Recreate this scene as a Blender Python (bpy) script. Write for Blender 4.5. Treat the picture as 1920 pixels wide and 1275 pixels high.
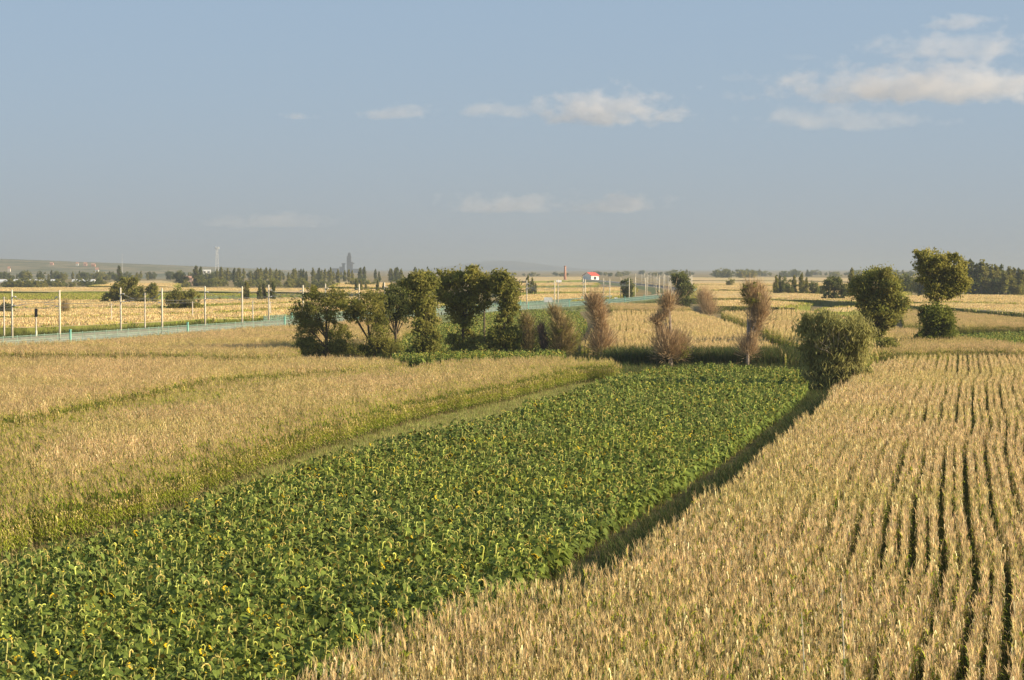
import bpy, math, random
import numpy as np
from mathutils import Vector, Matrix
R = math.radians
random.seed(7); rng = np.random.default_rng(7)
scene = bpy.context.scene
for o in list(bpy.data.objects): bpy.data.objects.remove(o)

# ------------------------------------------------------------------ camera, sky, sun, exposure
FPX, CX, CY, HZ, CAMZ = 4000.0, 960.0, 637.5, 504.0, 12.0     # focal length and centre in photo pixels, horizon row, eye height
TH = math.atan((CY - HZ) / FPX)
cam = bpy.data.cameras.new("camera"); camo = bpy.data.objects.new("camera", cam); scene.collection.objects.link(camo)
cam.sensor_width = 36.0; cam.lens = 36.0 * FPX / 1920.0; cam.clip_start = 1.0; cam.clip_end = 90000.0
camo.location = (0, 0, CAMZ); camo.rotation_euler = (math.pi / 2 - TH, 0, 0)
scene.camera = camo

SUN_EL, SUN_AZ = R(22.0), R(99.0)                                # azimuth clockwise from the viewing direction (+Y)
world = bpy.data.worlds.new("World"); scene.world = world; world.use_nodes = True
wn = world.node_tree.nodes; wl = world.node_tree.links
bg = wn["Background"]; sky = wn.new("ShaderNodeTexSky"); sky.sky_type = 'NISHITA'; sky.sun_disc = False
sky.sun_elevation = SUN_EL; sky.sun_rotation = SUN_AZ; sky.altitude = 1100; sky.air_density = 1.0; sky.dust_density = 0.7; sky.ozone_density = 3.0
gm = wn.new("ShaderNodeGamma"); gm.inputs[1].default_value = 0.2; wl.new(sky.outputs[0], gm.inputs[0])      # milky air: the whole sky is flatter and greyer than a clear one
tn = wn.new("ShaderNodeMix"); tn.data_type = 'RGBA'; tn.blend_type = 'MULTIPLY'; tn.inputs[0].default_value = 1.0; tn.inputs[7].default_value = (1.37, 1.72, 2.12, 1)
wl.new(gm.outputs[0], tn.inputs[6])
# the low haze layer all round the horizon thins out with height
tc = wn.new("ShaderNodeTexCoord"); sx = wn.new("ShaderNodeSeparateXYZ"); wl.new(tc.outputs["Generated"], sx.inputs[0])
ab = wn.new("ShaderNodeMath"); ab.operation = 'ABSOLUTE'; wl.new(sx.outputs[2], ab.inputs[0]); mu = wn.new("ShaderNodeMath"); mu.operation = 'MULTIPLY'; mu.inputs[1].default_value = -1 / .055; wl.new(ab.outputs[0], mu.inputs[0])
ex = wn.new("ShaderNodeMath"); ex.operation = 'EXPONENT'; wl.new(mu.outputs[0], ex.inputs[0])
hm_ = wn.new("ShaderNodeMix"); hm_.data_type = 'RGBA'; hm_.inputs[7].default_value = (1.84, 1.95, 2.02, 1); wl.new(ex.outputs[0], hm_.inputs[0]); wl.new(tn.outputs[2], hm_.inputs[6])
wl.new(hm_.outputs[2], bg.inputs[0]); bg.inputs[1].default_value = 0.107
sun = bpy.data.lights.new("sun", 'SUN'); suno = bpy.data.objects.new("sun", sun); scene.collection.objects.link(suno)
sun.energy = 5.0; sun.angle = R(0.55); sun.color = (1.0, 0.84, 0.58)
sd = Vector((math.sin(SUN_AZ) * math.cos(SUN_EL), math.cos(SUN_AZ) * math.cos(SUN_EL), math.sin(SUN_EL)))
suno.rotation_euler = sd.to_track_quat('Z', 'Y').to_euler(); suno.location = (60, -20, 60)
vs = scene.view_settings; vs.view_transform = 'Standard'; vs.look = 'None'; vs.exposure = 1.0; vs.gamma = 1.0; vs.use_curve_mapping = False
cy = scene.cycles
cy.max_bounces = 8; cy.diffuse_bounces = 3; cy.transmission_bounces = 3; cy.transparent_max_bounces = 8; cy.volume_bounces = 2; cy.glossy_bounces = 1
cy.caustics_reflective = False; cy.caustics_refractive = False; cy.use_denoising = True; cy.use_fast_gi = False
cy.volume_max_steps = 256

# ------------------------------------------------------------------ helpers
def ray(x, y):
    a, b = (x - CX) / FPX, (CY - y) / FPX
    return Vector((a, math.cos(TH) + b * math.sin(TH), -math.sin(TH) + b * math.cos(TH)))
def at_z(x, y, z=0.0):
    d = ray(x, y); t = (z - CAMZ) / d.z; return Vector((0, 0, CAMZ)) + d * t
def at_d(x, y, Y):
    d = ray(x, y); t = Y / d.y; return Vector((0, 0, CAMZ)) + d * t
def proj(P):
    P = np.asarray(P, float); X, Y, Z = P[:, 0], P[:, 1], P[:, 2] - CAMZ
    dep = Y * math.cos(TH) - Z * math.sin(TH); up = Y * math.sin(TH) + Z * math.cos(TH)
    return CX + FPX * X / dep, CY - FPX * up / dep
def link(o): scene.collection.objects.link(o); return o
def tag(o, label=None, cat=None, group=None, kind=None):
    if label: o["label"] = label
    if cat: o["category"] = cat
    if group: o["group"] = group
    if kind: o["kind"] = kind
    return o
def empty(name, loc=(0, 0, 0), rz=0.0):
    o = bpy.data.objects.new(name, None); o.location = loc; o.rotation_euler = (0, 0, rz); o.empty_display_size = .2; return link(o)

class MB:
    """collects faces with a colour each; build() makes one mesh"""
    def __init__(s): s.v = []; s.f = []; s.c = []
    def poly(s, pts, col):
        n = len(s.v); s.v.extend([tuple(p) for p in pts]); s.f.append(tuple(range(n, n + len(pts)))); s.c.append(col)
    def box(s, c, sz, col, rz=0.0):
        ca, sa = math.cos(rz), math.sin(rz); n = len(s.v)
        for dz in (-.5, .5):
            for dx, dy in ((-.5, -.5), (.5, -.5), (.5, .5), (-.5, .5)):
                x, y = dx * sz[0], dy * sz[1]; s.v.append((c[0] + x * ca - y * sa, c[1] + x * sa + y * ca, c[2] + dz * sz[2]))
        for q in ((0, 3, 2, 1), (4, 5, 6, 7), (0, 1, 5, 4), (1, 2, 6, 5), (2, 3, 7, 6), (3, 0, 4, 7)): s.f.append(tuple(n + i for i in q)); s.c.append(col)
    def tube(s, pts, rad, col, k=6, cap=True):
        pts = [Vector(p) for p in pts]; n0 = len(s.v)
        for i, p in enumerate(pts):
            t = (pts[min(i + 1, len(pts) - 1)] - pts[max(i - 1, 0)]).normalized()
            a = Vector((1, 0, 0)) if abs(t.x) < .8 else Vector((0, 1, 0))
            u = t.cross(a).normalized(); w = t.cross(u); r = rad[i] if hasattr(rad, '__len__') else rad
            for j in range(k):
                g = 2 * math.pi * j / k; s.v.append(tuple(p + (u * math.cos(g) + w * math.sin(g)) * r))
        for i in range(len(pts) - 1):
            for j in range(k):
                a, b = n0 + i * k + j, n0 + i * k + (j + 1) % k
                s.f.append((a, b, b + k, a + k)); s.c.append(col)
        if cap:
            s.f.append(tuple(n0 + (len(pts) - 1) * k + j for j in range(k))); s.c.append(col)
            s.f.append(tuple(n0 + j for j in reversed(range(k)))); s.c.append(col)
    def strip(s, pts, wid, side, col, col2=None):
        """a leaf blade: a ribbon through pts, wid at each point; ends in a tip when the last width is 0"""
        n0 = len(s.v); m = len(pts); ids = []
        for p, w in zip(pts, wid):
            p = Vector(p)
            if w > 1e-6: ids.append((len(s.v), len(s.v) + 1)); s.v.append(tuple(p - side * (w / 2))); s.v.append(tuple(p + side * (w / 2)))
            else: ids.append((len(s.v),)); s.v.append(tuple(p))
        for i in range(m - 1):
            a, b = ids[i], ids[i + 1]; t = i / max(1, m - 2)
            c = col if col2 is None else tuple(x + (y - x) * t for x, y in zip(col, col2))
            if len(b) == 2 and len(a) == 2: s.f.append((a[0], a[1], b[1], b[0]))
            elif len(b) == 1: s.f.append((a[0], a[1], b[0]))
            else: s.f.append((a[0], b[1], b[0]))
            s.c.append(c)
    def add(s, other, M=None):
        n = len(s.v)
        s.v.extend([tuple(M @ Vector(p)) for p in other.v] if M is not None else other.v)
        s.f.extend([tuple(i + n for i in f) for f in other.f]); s.c.extend(other.c)
    def mesh(s, name, mat, smooth=False):
        me = bpy.data.meshes.new(name); me.from_pydata(s.v, [], s.f)
        ca = me.color_attributes.new("Col", 'FLOAT_COLOR', 'CORNER')
        tot = np.fromiter((len(f) for f in s.f), int); c = np.array([(*x[:3], 1.0) for x in s.c], np.float32)
        ca.data.foreach_set("color", np.repeat(c, tot, axis=0).ravel())
        if smooth: me.polygons.foreach_set("use_smooth", np.ones(len(s.f), bool))
        me.materials.append(mat); me.update(); return me
    def build(s, name, mat, parent=None, smooth=False):
        o = link(bpy.data.objects.new(name, s.mesh(name, mat, smooth)))
        if parent is not None: o.parent = parent
        return o

def mat_new(name):
    m = bpy.data.materials.new(name); m.use_nodes = True; nt = m.node_tree; nt.nodes.clear()
    return m, nt, nt.nodes.new("ShaderNodeOutputMaterial")
def N(nt, typ, **kw):
    n = nt.nodes.new(typ)
    for k, v in kw.items(): setattr(n, k, v)
    return n
def mix_col(nt, fac, a, b, mode='MIX'):
    n = N(nt, "ShaderNodeMix", data_type='RGBA', blend_type=mode)
    for sock, v in ((n.inputs[0], fac), (n.inputs[6], a), (n.inputs[7], b)):
        if hasattr(v, "node"): nt.links.new(v, sock)
        elif isinstance(v, (int, float)): sock.default_value = v
        else: sock.default_value = (*v, 1.0)
    return n.outputs[2]
def noise(nt, scale, detail=4, vec=None, rough=.55):
    n = N(nt, "ShaderNodeTexNoise"); n.inputs["Scale"].default_value = scale; n.inputs["Detail"].default_value = detail; n.inputs["Roughness"].default_value = rough
    if vec is not None: nt.links.new(vec, n.inputs["Vector"])
    return n.outputs[0]
def ramp(nt, fac, stops):
    n = N(nt, "ShaderNodeValToRGB"); e = n.color_ramp.elements
    while len(e) < len(stops): e.new(.5)
    for el, (p, c) in zip(e, stops): el.position = p; el.color = (*c, 1.0)
    nt.links.new(fac, n.inputs[0]); return n.outputs[0]
def leaf_material(name, trans=.3, rough=.65, spec=.25, vary=.35, patch=0.0, tint=(1.25, 1.05, .6)):
    """painted by the mesh's own leaf colours; instance and position noise vary them; some light shines through"""
    m, nt, out = mat_new(name)
    at = N(nt, "ShaderNodeVertexColor", layer_name="Col"); col = at.outputs[0]
    oi = N(nt, "ShaderNodeObjectInfo"); geo = N(nt, "ShaderNodeNewGeometry")
    f = N(nt, "ShaderNodeMapRange"); f.inputs[3].default_value = 1 - vary; f.inputs[4].default_value = 1 + vary; nt.links.new(oi.outputs["Random"], f.inputs[0])
    col = mix_col(nt, 1.0, col, f.outputs[0], 'MULTIPLY')
    if patch:
        n = noise(nt, .06, 3, geo.outputs["Position"]); mr = N(nt, "ShaderNodeMapRange"); mr.inputs[1].default_value = .42; mr.inputs[2].default_value = .66; mr.inputs[4].default_value = patch
        nt.links.new(n, mr.inputs[0]); col = mix_col(nt, mr.outputs[0], col, mix_col(nt, 1.0, col, tint, 'MULTIPLY'))
    d = N(nt, "ShaderNodeBsdfPrincipled"); d.inputs["Roughness"].default_value = rough; d.inputs["Specular IOR Level"].default_value = spec
    nt.links.new(col, d.inputs["Base Color"])
    t = N(nt, "ShaderNodeBsdfTranslucent"); nt.links.new(col, t.inputs[0])
    mx = N(nt, "ShaderNodeMixShader"); mx.inputs[0].default_value = trans
    nt.links.new(d.outputs[0], mx.inputs[1]); nt.links.new(t.outputs[0], mx.inputs[2]); nt.links.new(mx.outputs[0], out.inputs[0]); return m
def solid_material(name, rough=.8, nscale=1.5, amt=.25, spec=.2, bump=0.0):
    """mesh colour broken up by stains"""
    m, nt, out = mat_new(name); at = N(nt, "ShaderNodeVertexColor", layer_name="Col"); geo = N(nt, "ShaderNodeNewGeometry")
    n = noise(nt, nscale, 6, geo.outputs["Position"]); mr = N(nt, "ShaderNodeMapRange"); mr.inputs[1].default_value = .3; mr.inputs[2].default_value = .7
    mr.inputs[3].default_value = 1 - amt; mr.inputs[4].default_value = 1 + amt; nt.links.new(n, mr.inputs[0])
    d = N(nt, "ShaderNodeBsdfPrincipled"); d.inputs["Roughness"].default_value = rough; d.inputs["Specular IOR Level"].default_value = spec
    nt.links.new(mix_col(nt, 1.0, at.outputs[0], mr.outputs[0], 'MULTIPLY'), d.inputs["Base Color"])
    if bump:
        b = N(nt, "ShaderNodeBump"); b.inputs[0].default_value = bump; b.inputs["Distance"].default_value = .3; nt.links.new(n, b.inputs["Height"]); nt.links.new(b.outputs[0], d.inputs["Normal"])
    nt.links.new(d.outputs[0], out.inputs[0]); return m

M_CORN = leaf_material("corn_leaf", .3, .8, .08, .30, .5, (.84, .98, .62))
M_SUNF = leaf_material("sunflower_leaf", .35, .65, .12, .32, .6, (1.15, 1.08, .75))
M_LEAF = leaf_material("tree_leaf", .48, .7, .1, .0)
M_GRASS = leaf_material("grass_blade", .3, .7, .2, .3)
M_BARK = solid_material("bark", .9, 6.0, .35)
M_TWIG = leaf_material("twig", .15, .9, .1, .0)
M_SOLID = solid_material("painted_surface", .75, .8, .18)
M_CONC = solid_material("concrete", .85, 2.5, .2)
M_EARTH = solid_material("earth", .95, .35, .35, .1, .5)

# ------------------------------------------------------------------ ground, hill, mountains
def ground_material():
    m, nt, out = mat_new("ground_soil"); geo = N(nt, "ShaderNodeNewGeometry"); p = geo.outputs["Position"]
    a = ramp(nt, noise(nt, .9, 8, p), [(.3, (.085, .075, .030)), (.5, (.16, .13, .060)), (.7, (.24, .18, .095))])
    b = ramp(nt, noise(nt, .012, 5, p), [(.35, (.30, .21, .105)), (.55, (.22, .175, .075)), (.7, (.105, .115, .045))])
    far = N(nt, "ShaderNodeSeparateXYZ"); nt.links.new(p, far.inputs[0])
    mr = N(nt, "ShaderNodeMapRange"); mr.inputs[1].default_value = 450; mr.inputs[2].default_value = 900; nt.links.new(far.outputs[1], mr.inputs[0])
    d = N(nt, "ShaderNodeBsdfPrincipled"); d.inputs["Roughness"].default_value = .95; d.inputs["Specular IOR Level"].default_value = .1
    nt.links.new(mix_col(nt, mr.outputs[0], a, b), d.inputs["Base Color"])
    bm = N(nt, "ShaderNodeBump"); bm.inputs[0].default_value = .6; bm.inputs["Distance"].default_value = .2
    nt.links.new(noise(nt, 3.0, 6, p), bm.inputs["Height"]); nt.links.new(bm.outputs[0], d.inputs["Normal"]); nt.links.new(d.outputs[0], out.inputs[0]); return m
def grid_mesh(name, xs, ys, zf, mat):
    X, Y = np.meshgrid(xs, ys); Z = zf(X, Y); v = np.stack([X, Y, Z], -1).reshape(-1, 3); nx = len(xs)
    f = [(j * nx + i, j * nx + i + 1, (j + 1) * nx + i + 1, (j + 1) * nx + i) for j in range(len(ys) - 1) for i in range(nx - 1)]
    me = bpy.data.meshes.new(name); me.from_pydata(v.tolist(), [], f); me.polygons.foreach_set("use_smooth", np.ones(len(f), bool)); me.materials.append(mat)
    return link(bpy.data.objects.new(name, me))
ys_ = np.array([-400, -100, 0, 50, 100, 200, 400, 700, 1000, 1500, 2200, 3200, 5000, 8000, 12000, 18000, 25000.])
xs_ = np.array([-20000, -10000, -5000, -2000, -1000, -500, -200, 0, 200, 500, 1000, 2000, 5000, 10000, 20000.])
g = grid_mesh("ground", xs_, ys_, lambda X, Y: 0 * X, ground_material()); tag(g, "flat dry farm ground between the crop fields", "ground", kind="structure")

def vnoise(x, y, seed=0):
    r = np.random.default_rng(seed); s = 0
    for k in range(7):
        a, b, p = r.uniform(-1, 1, 3); s = s + np.sin((a * x + b * y) * (1.5 ** k) + 6 * p) / (1.35 ** k)
    return s / 3.0
def hill_material(name, c1, c2, c3, sc):
    m, nt, out = mat_new(name); geo = N(nt, "ShaderNodeNewGeometry"); mp = N(nt, "ShaderNodeMapping"); mp.inputs["Scale"].default_value = (1, .35, 6); nt.links.new(geo.outputs["Position"], mp.inputs[0])
    d = N(nt, "ShaderNodeBsdfPrincipled"); d.inputs["Roughness"].default_value = .95
    nt.links.new(ramp(nt, noise(nt, sc, 8, mp.outputs[0], .65), [(.36, c1), (.5, c2), (.64, c3)]), d.inputs["Base Color"]); nt.links.new(d.outputs[0], out.inputs[0]); return m
def hillz(X, Y):
    u = np.clip((X + 340) / -520, 0, 1.6); ridge = 25 * u ** .8
    s = np.clip((Y - 2300) / 1500, 0, 1); s = s * s * (3 - 2 * s)
    return ridge * s + .8 * vnoise(X / 90, Y / 120, 3) * s - .4
h = grid_mesh("hill", np.linspace(-4500, -150, 90), np.linspace(2200, 4600, 50), hillz, hill_material("hill_scrub", (.055, .075, .035), (.14, .13, .065), (.24, .19, .11), .02))
tag(h, "long low scrubby hill rising behind the tree belt", "hill", kind="structure")
def mtn(X, Y):
    u = (X + 170) / 420.0
    return 6 + 62 * np.exp(-(u * 1.15) ** 2) * np.clip(1 - ((Y - 15800) / 900) ** 2, 0, 1) * (1 + .16 * vnoise(X / 70, Y / 90, 5)) + 26 * np.exp(-((X - 230) / 330) ** 2) * np.clip(1 - ((Y - 15800) / 900) ** 2, 0, 1) - 6.6
h = grid_mesh("mountain", np.linspace(-1400, 1200, 120), np.linspace(14900, 16700, 40), mtn, hill_material("mountain_rock", (.06, .07, .07), (.10, .10, .09), (.15, .13, .11), .01))
tag(h, "hazy blue mountain ridge on the horizon", "mountain", kind="structure")

# ------------------------------------------------------------------ scattering of crop plants
def in_poly(P, poly):
    x, y = P[:, 0], P[:, 1]; ins = np.zeros(len(P), bool); n = len(poly)
    for i in range(n):
        (x1, y1), (x2, y2) = poly[i], poly[(i + 1) % n]
        c = ((y1 > y) != (y2 > y)) & (x < (x2 - x1) * (y - y1) / ((y2 - y1) if y2 != y1 else 1e-9) + x1); ins ^= c
    return ins
def edge_dist(P, poly):
    d = np.full(len(P), 1e9); n = len(poly)
    for i in range(n):
        a = np.array(poly[i]); b = np.array(poly[(i + 1) % n]); ab = b - a
        t = np.clip(((P[:, :2] - a) @ ab) / max(1e-9, ab @ ab), 0, 1); q = a + t[:, None] * ab
        d = np.minimum(d, np.hypot(*(P[:, :2] - q).T))
    return d
def row_points(poly, slope, period, offs, step, jit, wave=0.0, margin=7.0, skip=0.0):
    dv = np.array([slope, 1.0]); dv /= np.linalg.norm(dv); nv = np.array([dv[1], -dv[0]]); A = np.array(poly)
    s, t = A @ dv, A @ nv; S = np.arange(s.min(), s.max(), step); out = []
    for k in range(int(math.floor(t.min() / period)) - 1, int(math.ceil(t.max() / period)) + 1):
        for o in offs:
            w = wave * (np.sin(S / 11.0 + 1.0) * .55 + np.sin(S / 5.3 + .4) * .25 + .6 * np.sin(S / 29.0))
            T = k * period + o + w + rng.normal(0, jit, len(S)); SS = S + rng.uniform(-.5, .5, len(S)) * step
            p = SS[:, None] * dv + T[:, None] * nv; b = p[:, 1] > 5
            b &= (np.abs(p[:, 0]) < .243 * p[:, 1] + margin)
            if skip: b &= rng.random(len(S)) > skip
            out.append(p[b])
    P = np.concatenate(out); return P[in_poly(P, poly)]
PROTO = {}
def proto_collection(key, meshes):
    c = bpy.data.collections.new("proto_" + key)
    for i, me in enumerate(meshes): c.objects.link(bpy.data.objects.new("%s_%02d" % (key, i), me))
    PROTO[key] = c
def scatter(name, key, P, z, rot, scl, idx, label, cat, group=None, tilt=0.05):
    """one object drawing a plant at each point: points carry turn, size and which plant"""
    n = len(P); me = bpy.data.meshes.new(name); co = np.column_stack([P[:, 0], P[:, 1], np.broadcast_to(z, n)])
    me.vertices.add(n); me.vertices.foreach_set("co", co.astype(np.float32).ravel())
    r = np.column_stack([rng.normal(0, tilt, n), rng.normal(0, tilt, n), rot]).astype(np.float32)
    a = me.attributes.new("turn", 'FLOAT_VECTOR', 'POINT'); a.data.foreach_set("vector", r.ravel())
    s = np.asarray(scl, np.float32); s = np.repeat(s[:, None], 3, 1) if s.ndim == 1 else s
    a = me.attributes.new("size", 'FLOAT_VECTOR', 'POINT'); a.data.foreach_set("vector", s.ravel())
    a = me.attributes.new("which", 'INT', 'POINT'); a.data.foreach_set("value", np.asarray(idx, np.int32))
    o = link(bpy.data.objects.new(name, me))
    ng = bpy.data.node_groups.new(name, 'GeometryNodeTree')
    ng.interface.new_socket(name="Geometry", in_out='INPUT', socket_type='NodeSocketGeometry'); ng.interface.new_socket(name="Geometry", in_out='OUTPUT', socket_type='NodeSocketGeometry')
    gi, go = ng.nodes.new("NodeGroupInput"), ng.nodes.new("NodeGroupOutput")
    ip = ng.nodes.new("GeometryNodeInstanceOnPoints"); ci = ng.nodes.new("GeometryNodeCollectionInfo"); ci.inputs[0].default_value = PROTO[key]
    ci.inputs[1].default_value = True; ci.inputs[2].default_value = True
    def att(nm, t):
        n_ = ng.nodes.new("GeometryNodeInputNamedAttribute"); n_.data_type = t; n_.inputs[0].default_value = nm; return n_.outputs[0]
    L = ng.links
    L.new(gi.outputs[0], ip.inputs["Points"]); L.new(ci.outputs[0], ip.inputs["Instance"]); ip.inputs["Pick Instance"].default_value = True
    L.new(att("which", 'INT'), ip.inputs["Instance Index"]); L.new(att("size", 'FLOAT_VECTOR'), ip.inputs["Scale"])
    e2r = ng.nodes.new("FunctionNodeEulerToRotation"); L.new(att("turn", 'FLOAT_VECTOR'), e2r.inputs[0]); L.new(e2r.outputs[0], ip.inputs["Rotation"])
    L.new(ip.outputs[0], go.inputs[0])
    md = o.modifiers.new("plants", 'NODES'); md.node_group = ng
    return tag(o, label, cat, group, "stuff")

def jc(c, a=.15):
    k = 1 + random.uniform(-a, a); return tuple(max(0, x * k * (1 + random.uniform(-a, a) * .4)) for x in c)
TAN, TAN2, STRAW, GREEN, YGREEN = (.67, .495, .25), (.54, .38, .18), (.80, .645, .38), (.12, .17, .024), (.36, .37, .048)

def corn_parts(dry=.8, h=2.15, nl=11, seed=0):
    """a corn plant as stalk, foliage (leaves and husk) and tassel"""
    random.seed(seed); st, fo, ta = MB(), MB(), MB()
    lean = random.uniform(-.06, .06)
    st.tube([(0, 0, 0), (lean * .3, 0, h * .5), (lean, 0, h * .93)], [.017, .014, .007], jc((.34, .29, .11)), 3, False)
    a0 = math.pi / 2                                                        # leaves stand mostly along the row
    for i in range(nl):
        u = i / (nl - 1); z0 = h * (.12 + .76 * u); az = a0 + math.pi * i + random.gauss(0, .32)
        isdry = random.random() < dry * (.02 + 1.15 * u ** .9)
        hd = Vector((math.cos(az), math.sin(az), 0)); side = Vector((-hd.y, hd.x, 0)).lerp(Vector((0, 0, 1)), random.uniform(0, .35)).normalized(); Z = Vector((0, 0, 1))
        p = Vector((lean * u, 0, z0)); w = random.uniform(.045, .068)
        c = jc(random.choice((TAN, TAN, TAN2, STRAW)), .2) if isdry else jc(random.choice((GREEN, YGREEN, YGREEN)), .2)
        if isdry and u > .72 and random.random() < .45:                      # withered blade still upright
            L = random.uniform(.25, .4); q = p + Z * L * .6 + hd * L * .22; fo.strip([p, q, q + Z * L * .35 + hd * L * .30], [w * .35, w * .5, 0], side, c)
        elif isdry:                                                         # withered blade hanging down beside the stalk
            L = random.uniform(.28, .5); q = p + Z * .09 + hd * .07; fo.strip([p, q, q + hd * .07 - Z * L * .35, q + hd * .10 - Z * L * .7, q + hd * .09 - Z * L], [w * .5, w * .9, w * .9, w * .7, 0], side, c)
        else:
            L = random.uniform(.42, .68); e = random.uniform(.95, 1.3); pts = [p.copy()]; dr = random.uniform(.4, .75)
            for k in range(4):
                p = p + (hd * math.cos(e) + Z * math.sin(e)) * (L / 4); pts.append(p.copy()); e -= dr
            fo.strip(pts, [w * .6, w * 1.1, w, w * .7, 0], side, c, jc(TAN, .1) if random.random() < .3 else None)
    if random.random() < .75:                                               # husked ear against the stalk
        az = random.uniform(0, 6.28); zc = h * random.uniform(.45, .56); b = Vector((math.cos(az) * .03, math.sin(az) * .03, zc)); d_ = Vector((math.cos(az) * .35, math.sin(az) * .35, .9)).normalized()
        fo.tube([b, b + d_ * .08, b + d_ * .18, b + d_ * .27], [.012, .033, .028, .004], jc((.60, .50, .27)), 5, False)
    for k in range(8):
        az = random.uniform(0, 6.28); e = random.uniform(1.05, 1.45) if k else 1.55; L = random.uniform(.20, .36) + (.08 if k == 0 else 0)
        p = Vector((lean, 0, h * .9)); hd = Vector((math.cos(az), math.sin(az), 0)); q = p + (hd * math.cos(e) + Vector((0, 0, math.sin(e)))) * L * .6
        r = q + (hd * math.cos(e - .5) + Vector((0, 0, math.sin(e - .5)))) * L * .5
        ta.strip([p, q, r], [.010, .020, .005], Vector((-hd.y, hd.x, 0)), jc((.66, .49, .26), .2))
    return st, fo, ta
def joined(parts):
    m = MB()
    for p in parts: m.add(p)
    return m
CORN_DRY = [corn_parts(.82, random.Random(s).uniform(1.95, 2.35), 13, s) for s in range(8)]
CORN_MIX = [corn_parts(.30, random.Random(s).uniform(1.95, 2.2), 12, s) for s in range(20, 26)]
CORN_WALL = [corn_parts(.10, random.Random(s).uniform(1.8, 2.15), 14, s) for s in range(40, 44)]
corn_meshes = [joined(p).mesh("corn", M_CORN) for p in CORN_DRY + CORN_MIX + CORN_WALL]
proto_collection("corn", corn_meshes)
def clump(src, n, length, seed):
    random.seed(seed); m = MB()
    for k in range(n):
        M = Matrix.Translation((random.gauss(0, .05), (k + .5) / n * length - length / 2 + random.gauss(0, .05), 0)) @ Matrix.Rotation(random.gauss(0, .35) + random.choice((0, math.pi)), 4, 'Z') @ Matrix.Scale(random.uniform(.9, 1.08), 4)
        m.add(joined(random.choice(src)), M)
    return m
proto_collection("cornrow", [clump(CORN_DRY, 4, 1.0, s).mesh("cornrow", M_CORN) for s in range(5)] + [clump(CORN_DRY + CORN_MIX, 4, 1.0, s).mesh("cornrow", M_CORN) for s in range(9, 13)] + [clump(CORN_WALL, 4, 1.0, s).mesh("cornrow", M_CORN) for s in range(15, 18)])

def px_poly(pts, z): return [tuple(at_z(x, y, z)[:2]) for x, y in pts]

# ---- near corn field with visible rows
ROW = (1842 - CX) / FPX
POLY_A = px_poly([(400, 1330), (520, 1275), (680, 1188), (860, 1110), (1020, 1083), (1100, 1068), (1180, 1030), (1270, 965), (1400, 865), (1530, 760), (1570, 722), (1640, 680), (1700, 667), (1890, 666)], 2.2) + [(60, 238), (66, 200), (50, 130), (30, 42), (5, 40)]
PA = row_points(POLY_A, ROW, 1.08, (-.235, .235), .19, .025, .34)
near = np.ones(len(PA), bool)
def put_individuals(P, zt, n, lo=8):
    """the n points that show largest in the photograph"""
    x, y = proj(np.column_stack([P, np.full(len(P), zt)])); ok = np.where((x > 6) & (x < 1914) & (y < 1268))[0]
    sel = ok[np.argsort(P[ok, 1])[:n]]; m = np.zeros(len(P), bool); m[sel] = True; return m
ind_corn = put_individuals(PA, 2.3, 300)
Pn = PA[near & ~ind_corn]; e = edge_dist(Pn, POLY_A)
idx = rng.integers(0, 8, len(Pn)); mixm = rng.random(len(Pn)) < .32 + .28 * vnoise(Pn[:, 0] / 2.2, Pn[:, 1] / 3.0, 41); idx[mixm] = rng.integers(8, 14, mixm.sum())
scatter("corn_field", "corn", Pn, 0, rng.normal(-math.atan(ROW), .25, len(Pn)) + rng.integers(0, 2, len(Pn)) * math.pi, rng.normal(1.0, .06, len(Pn))[:, None] * np.array([.68, 1, 1]), idx, "dry tan corn standing in long rows nearest the viewer", "corn field", tilt=.035)
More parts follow.
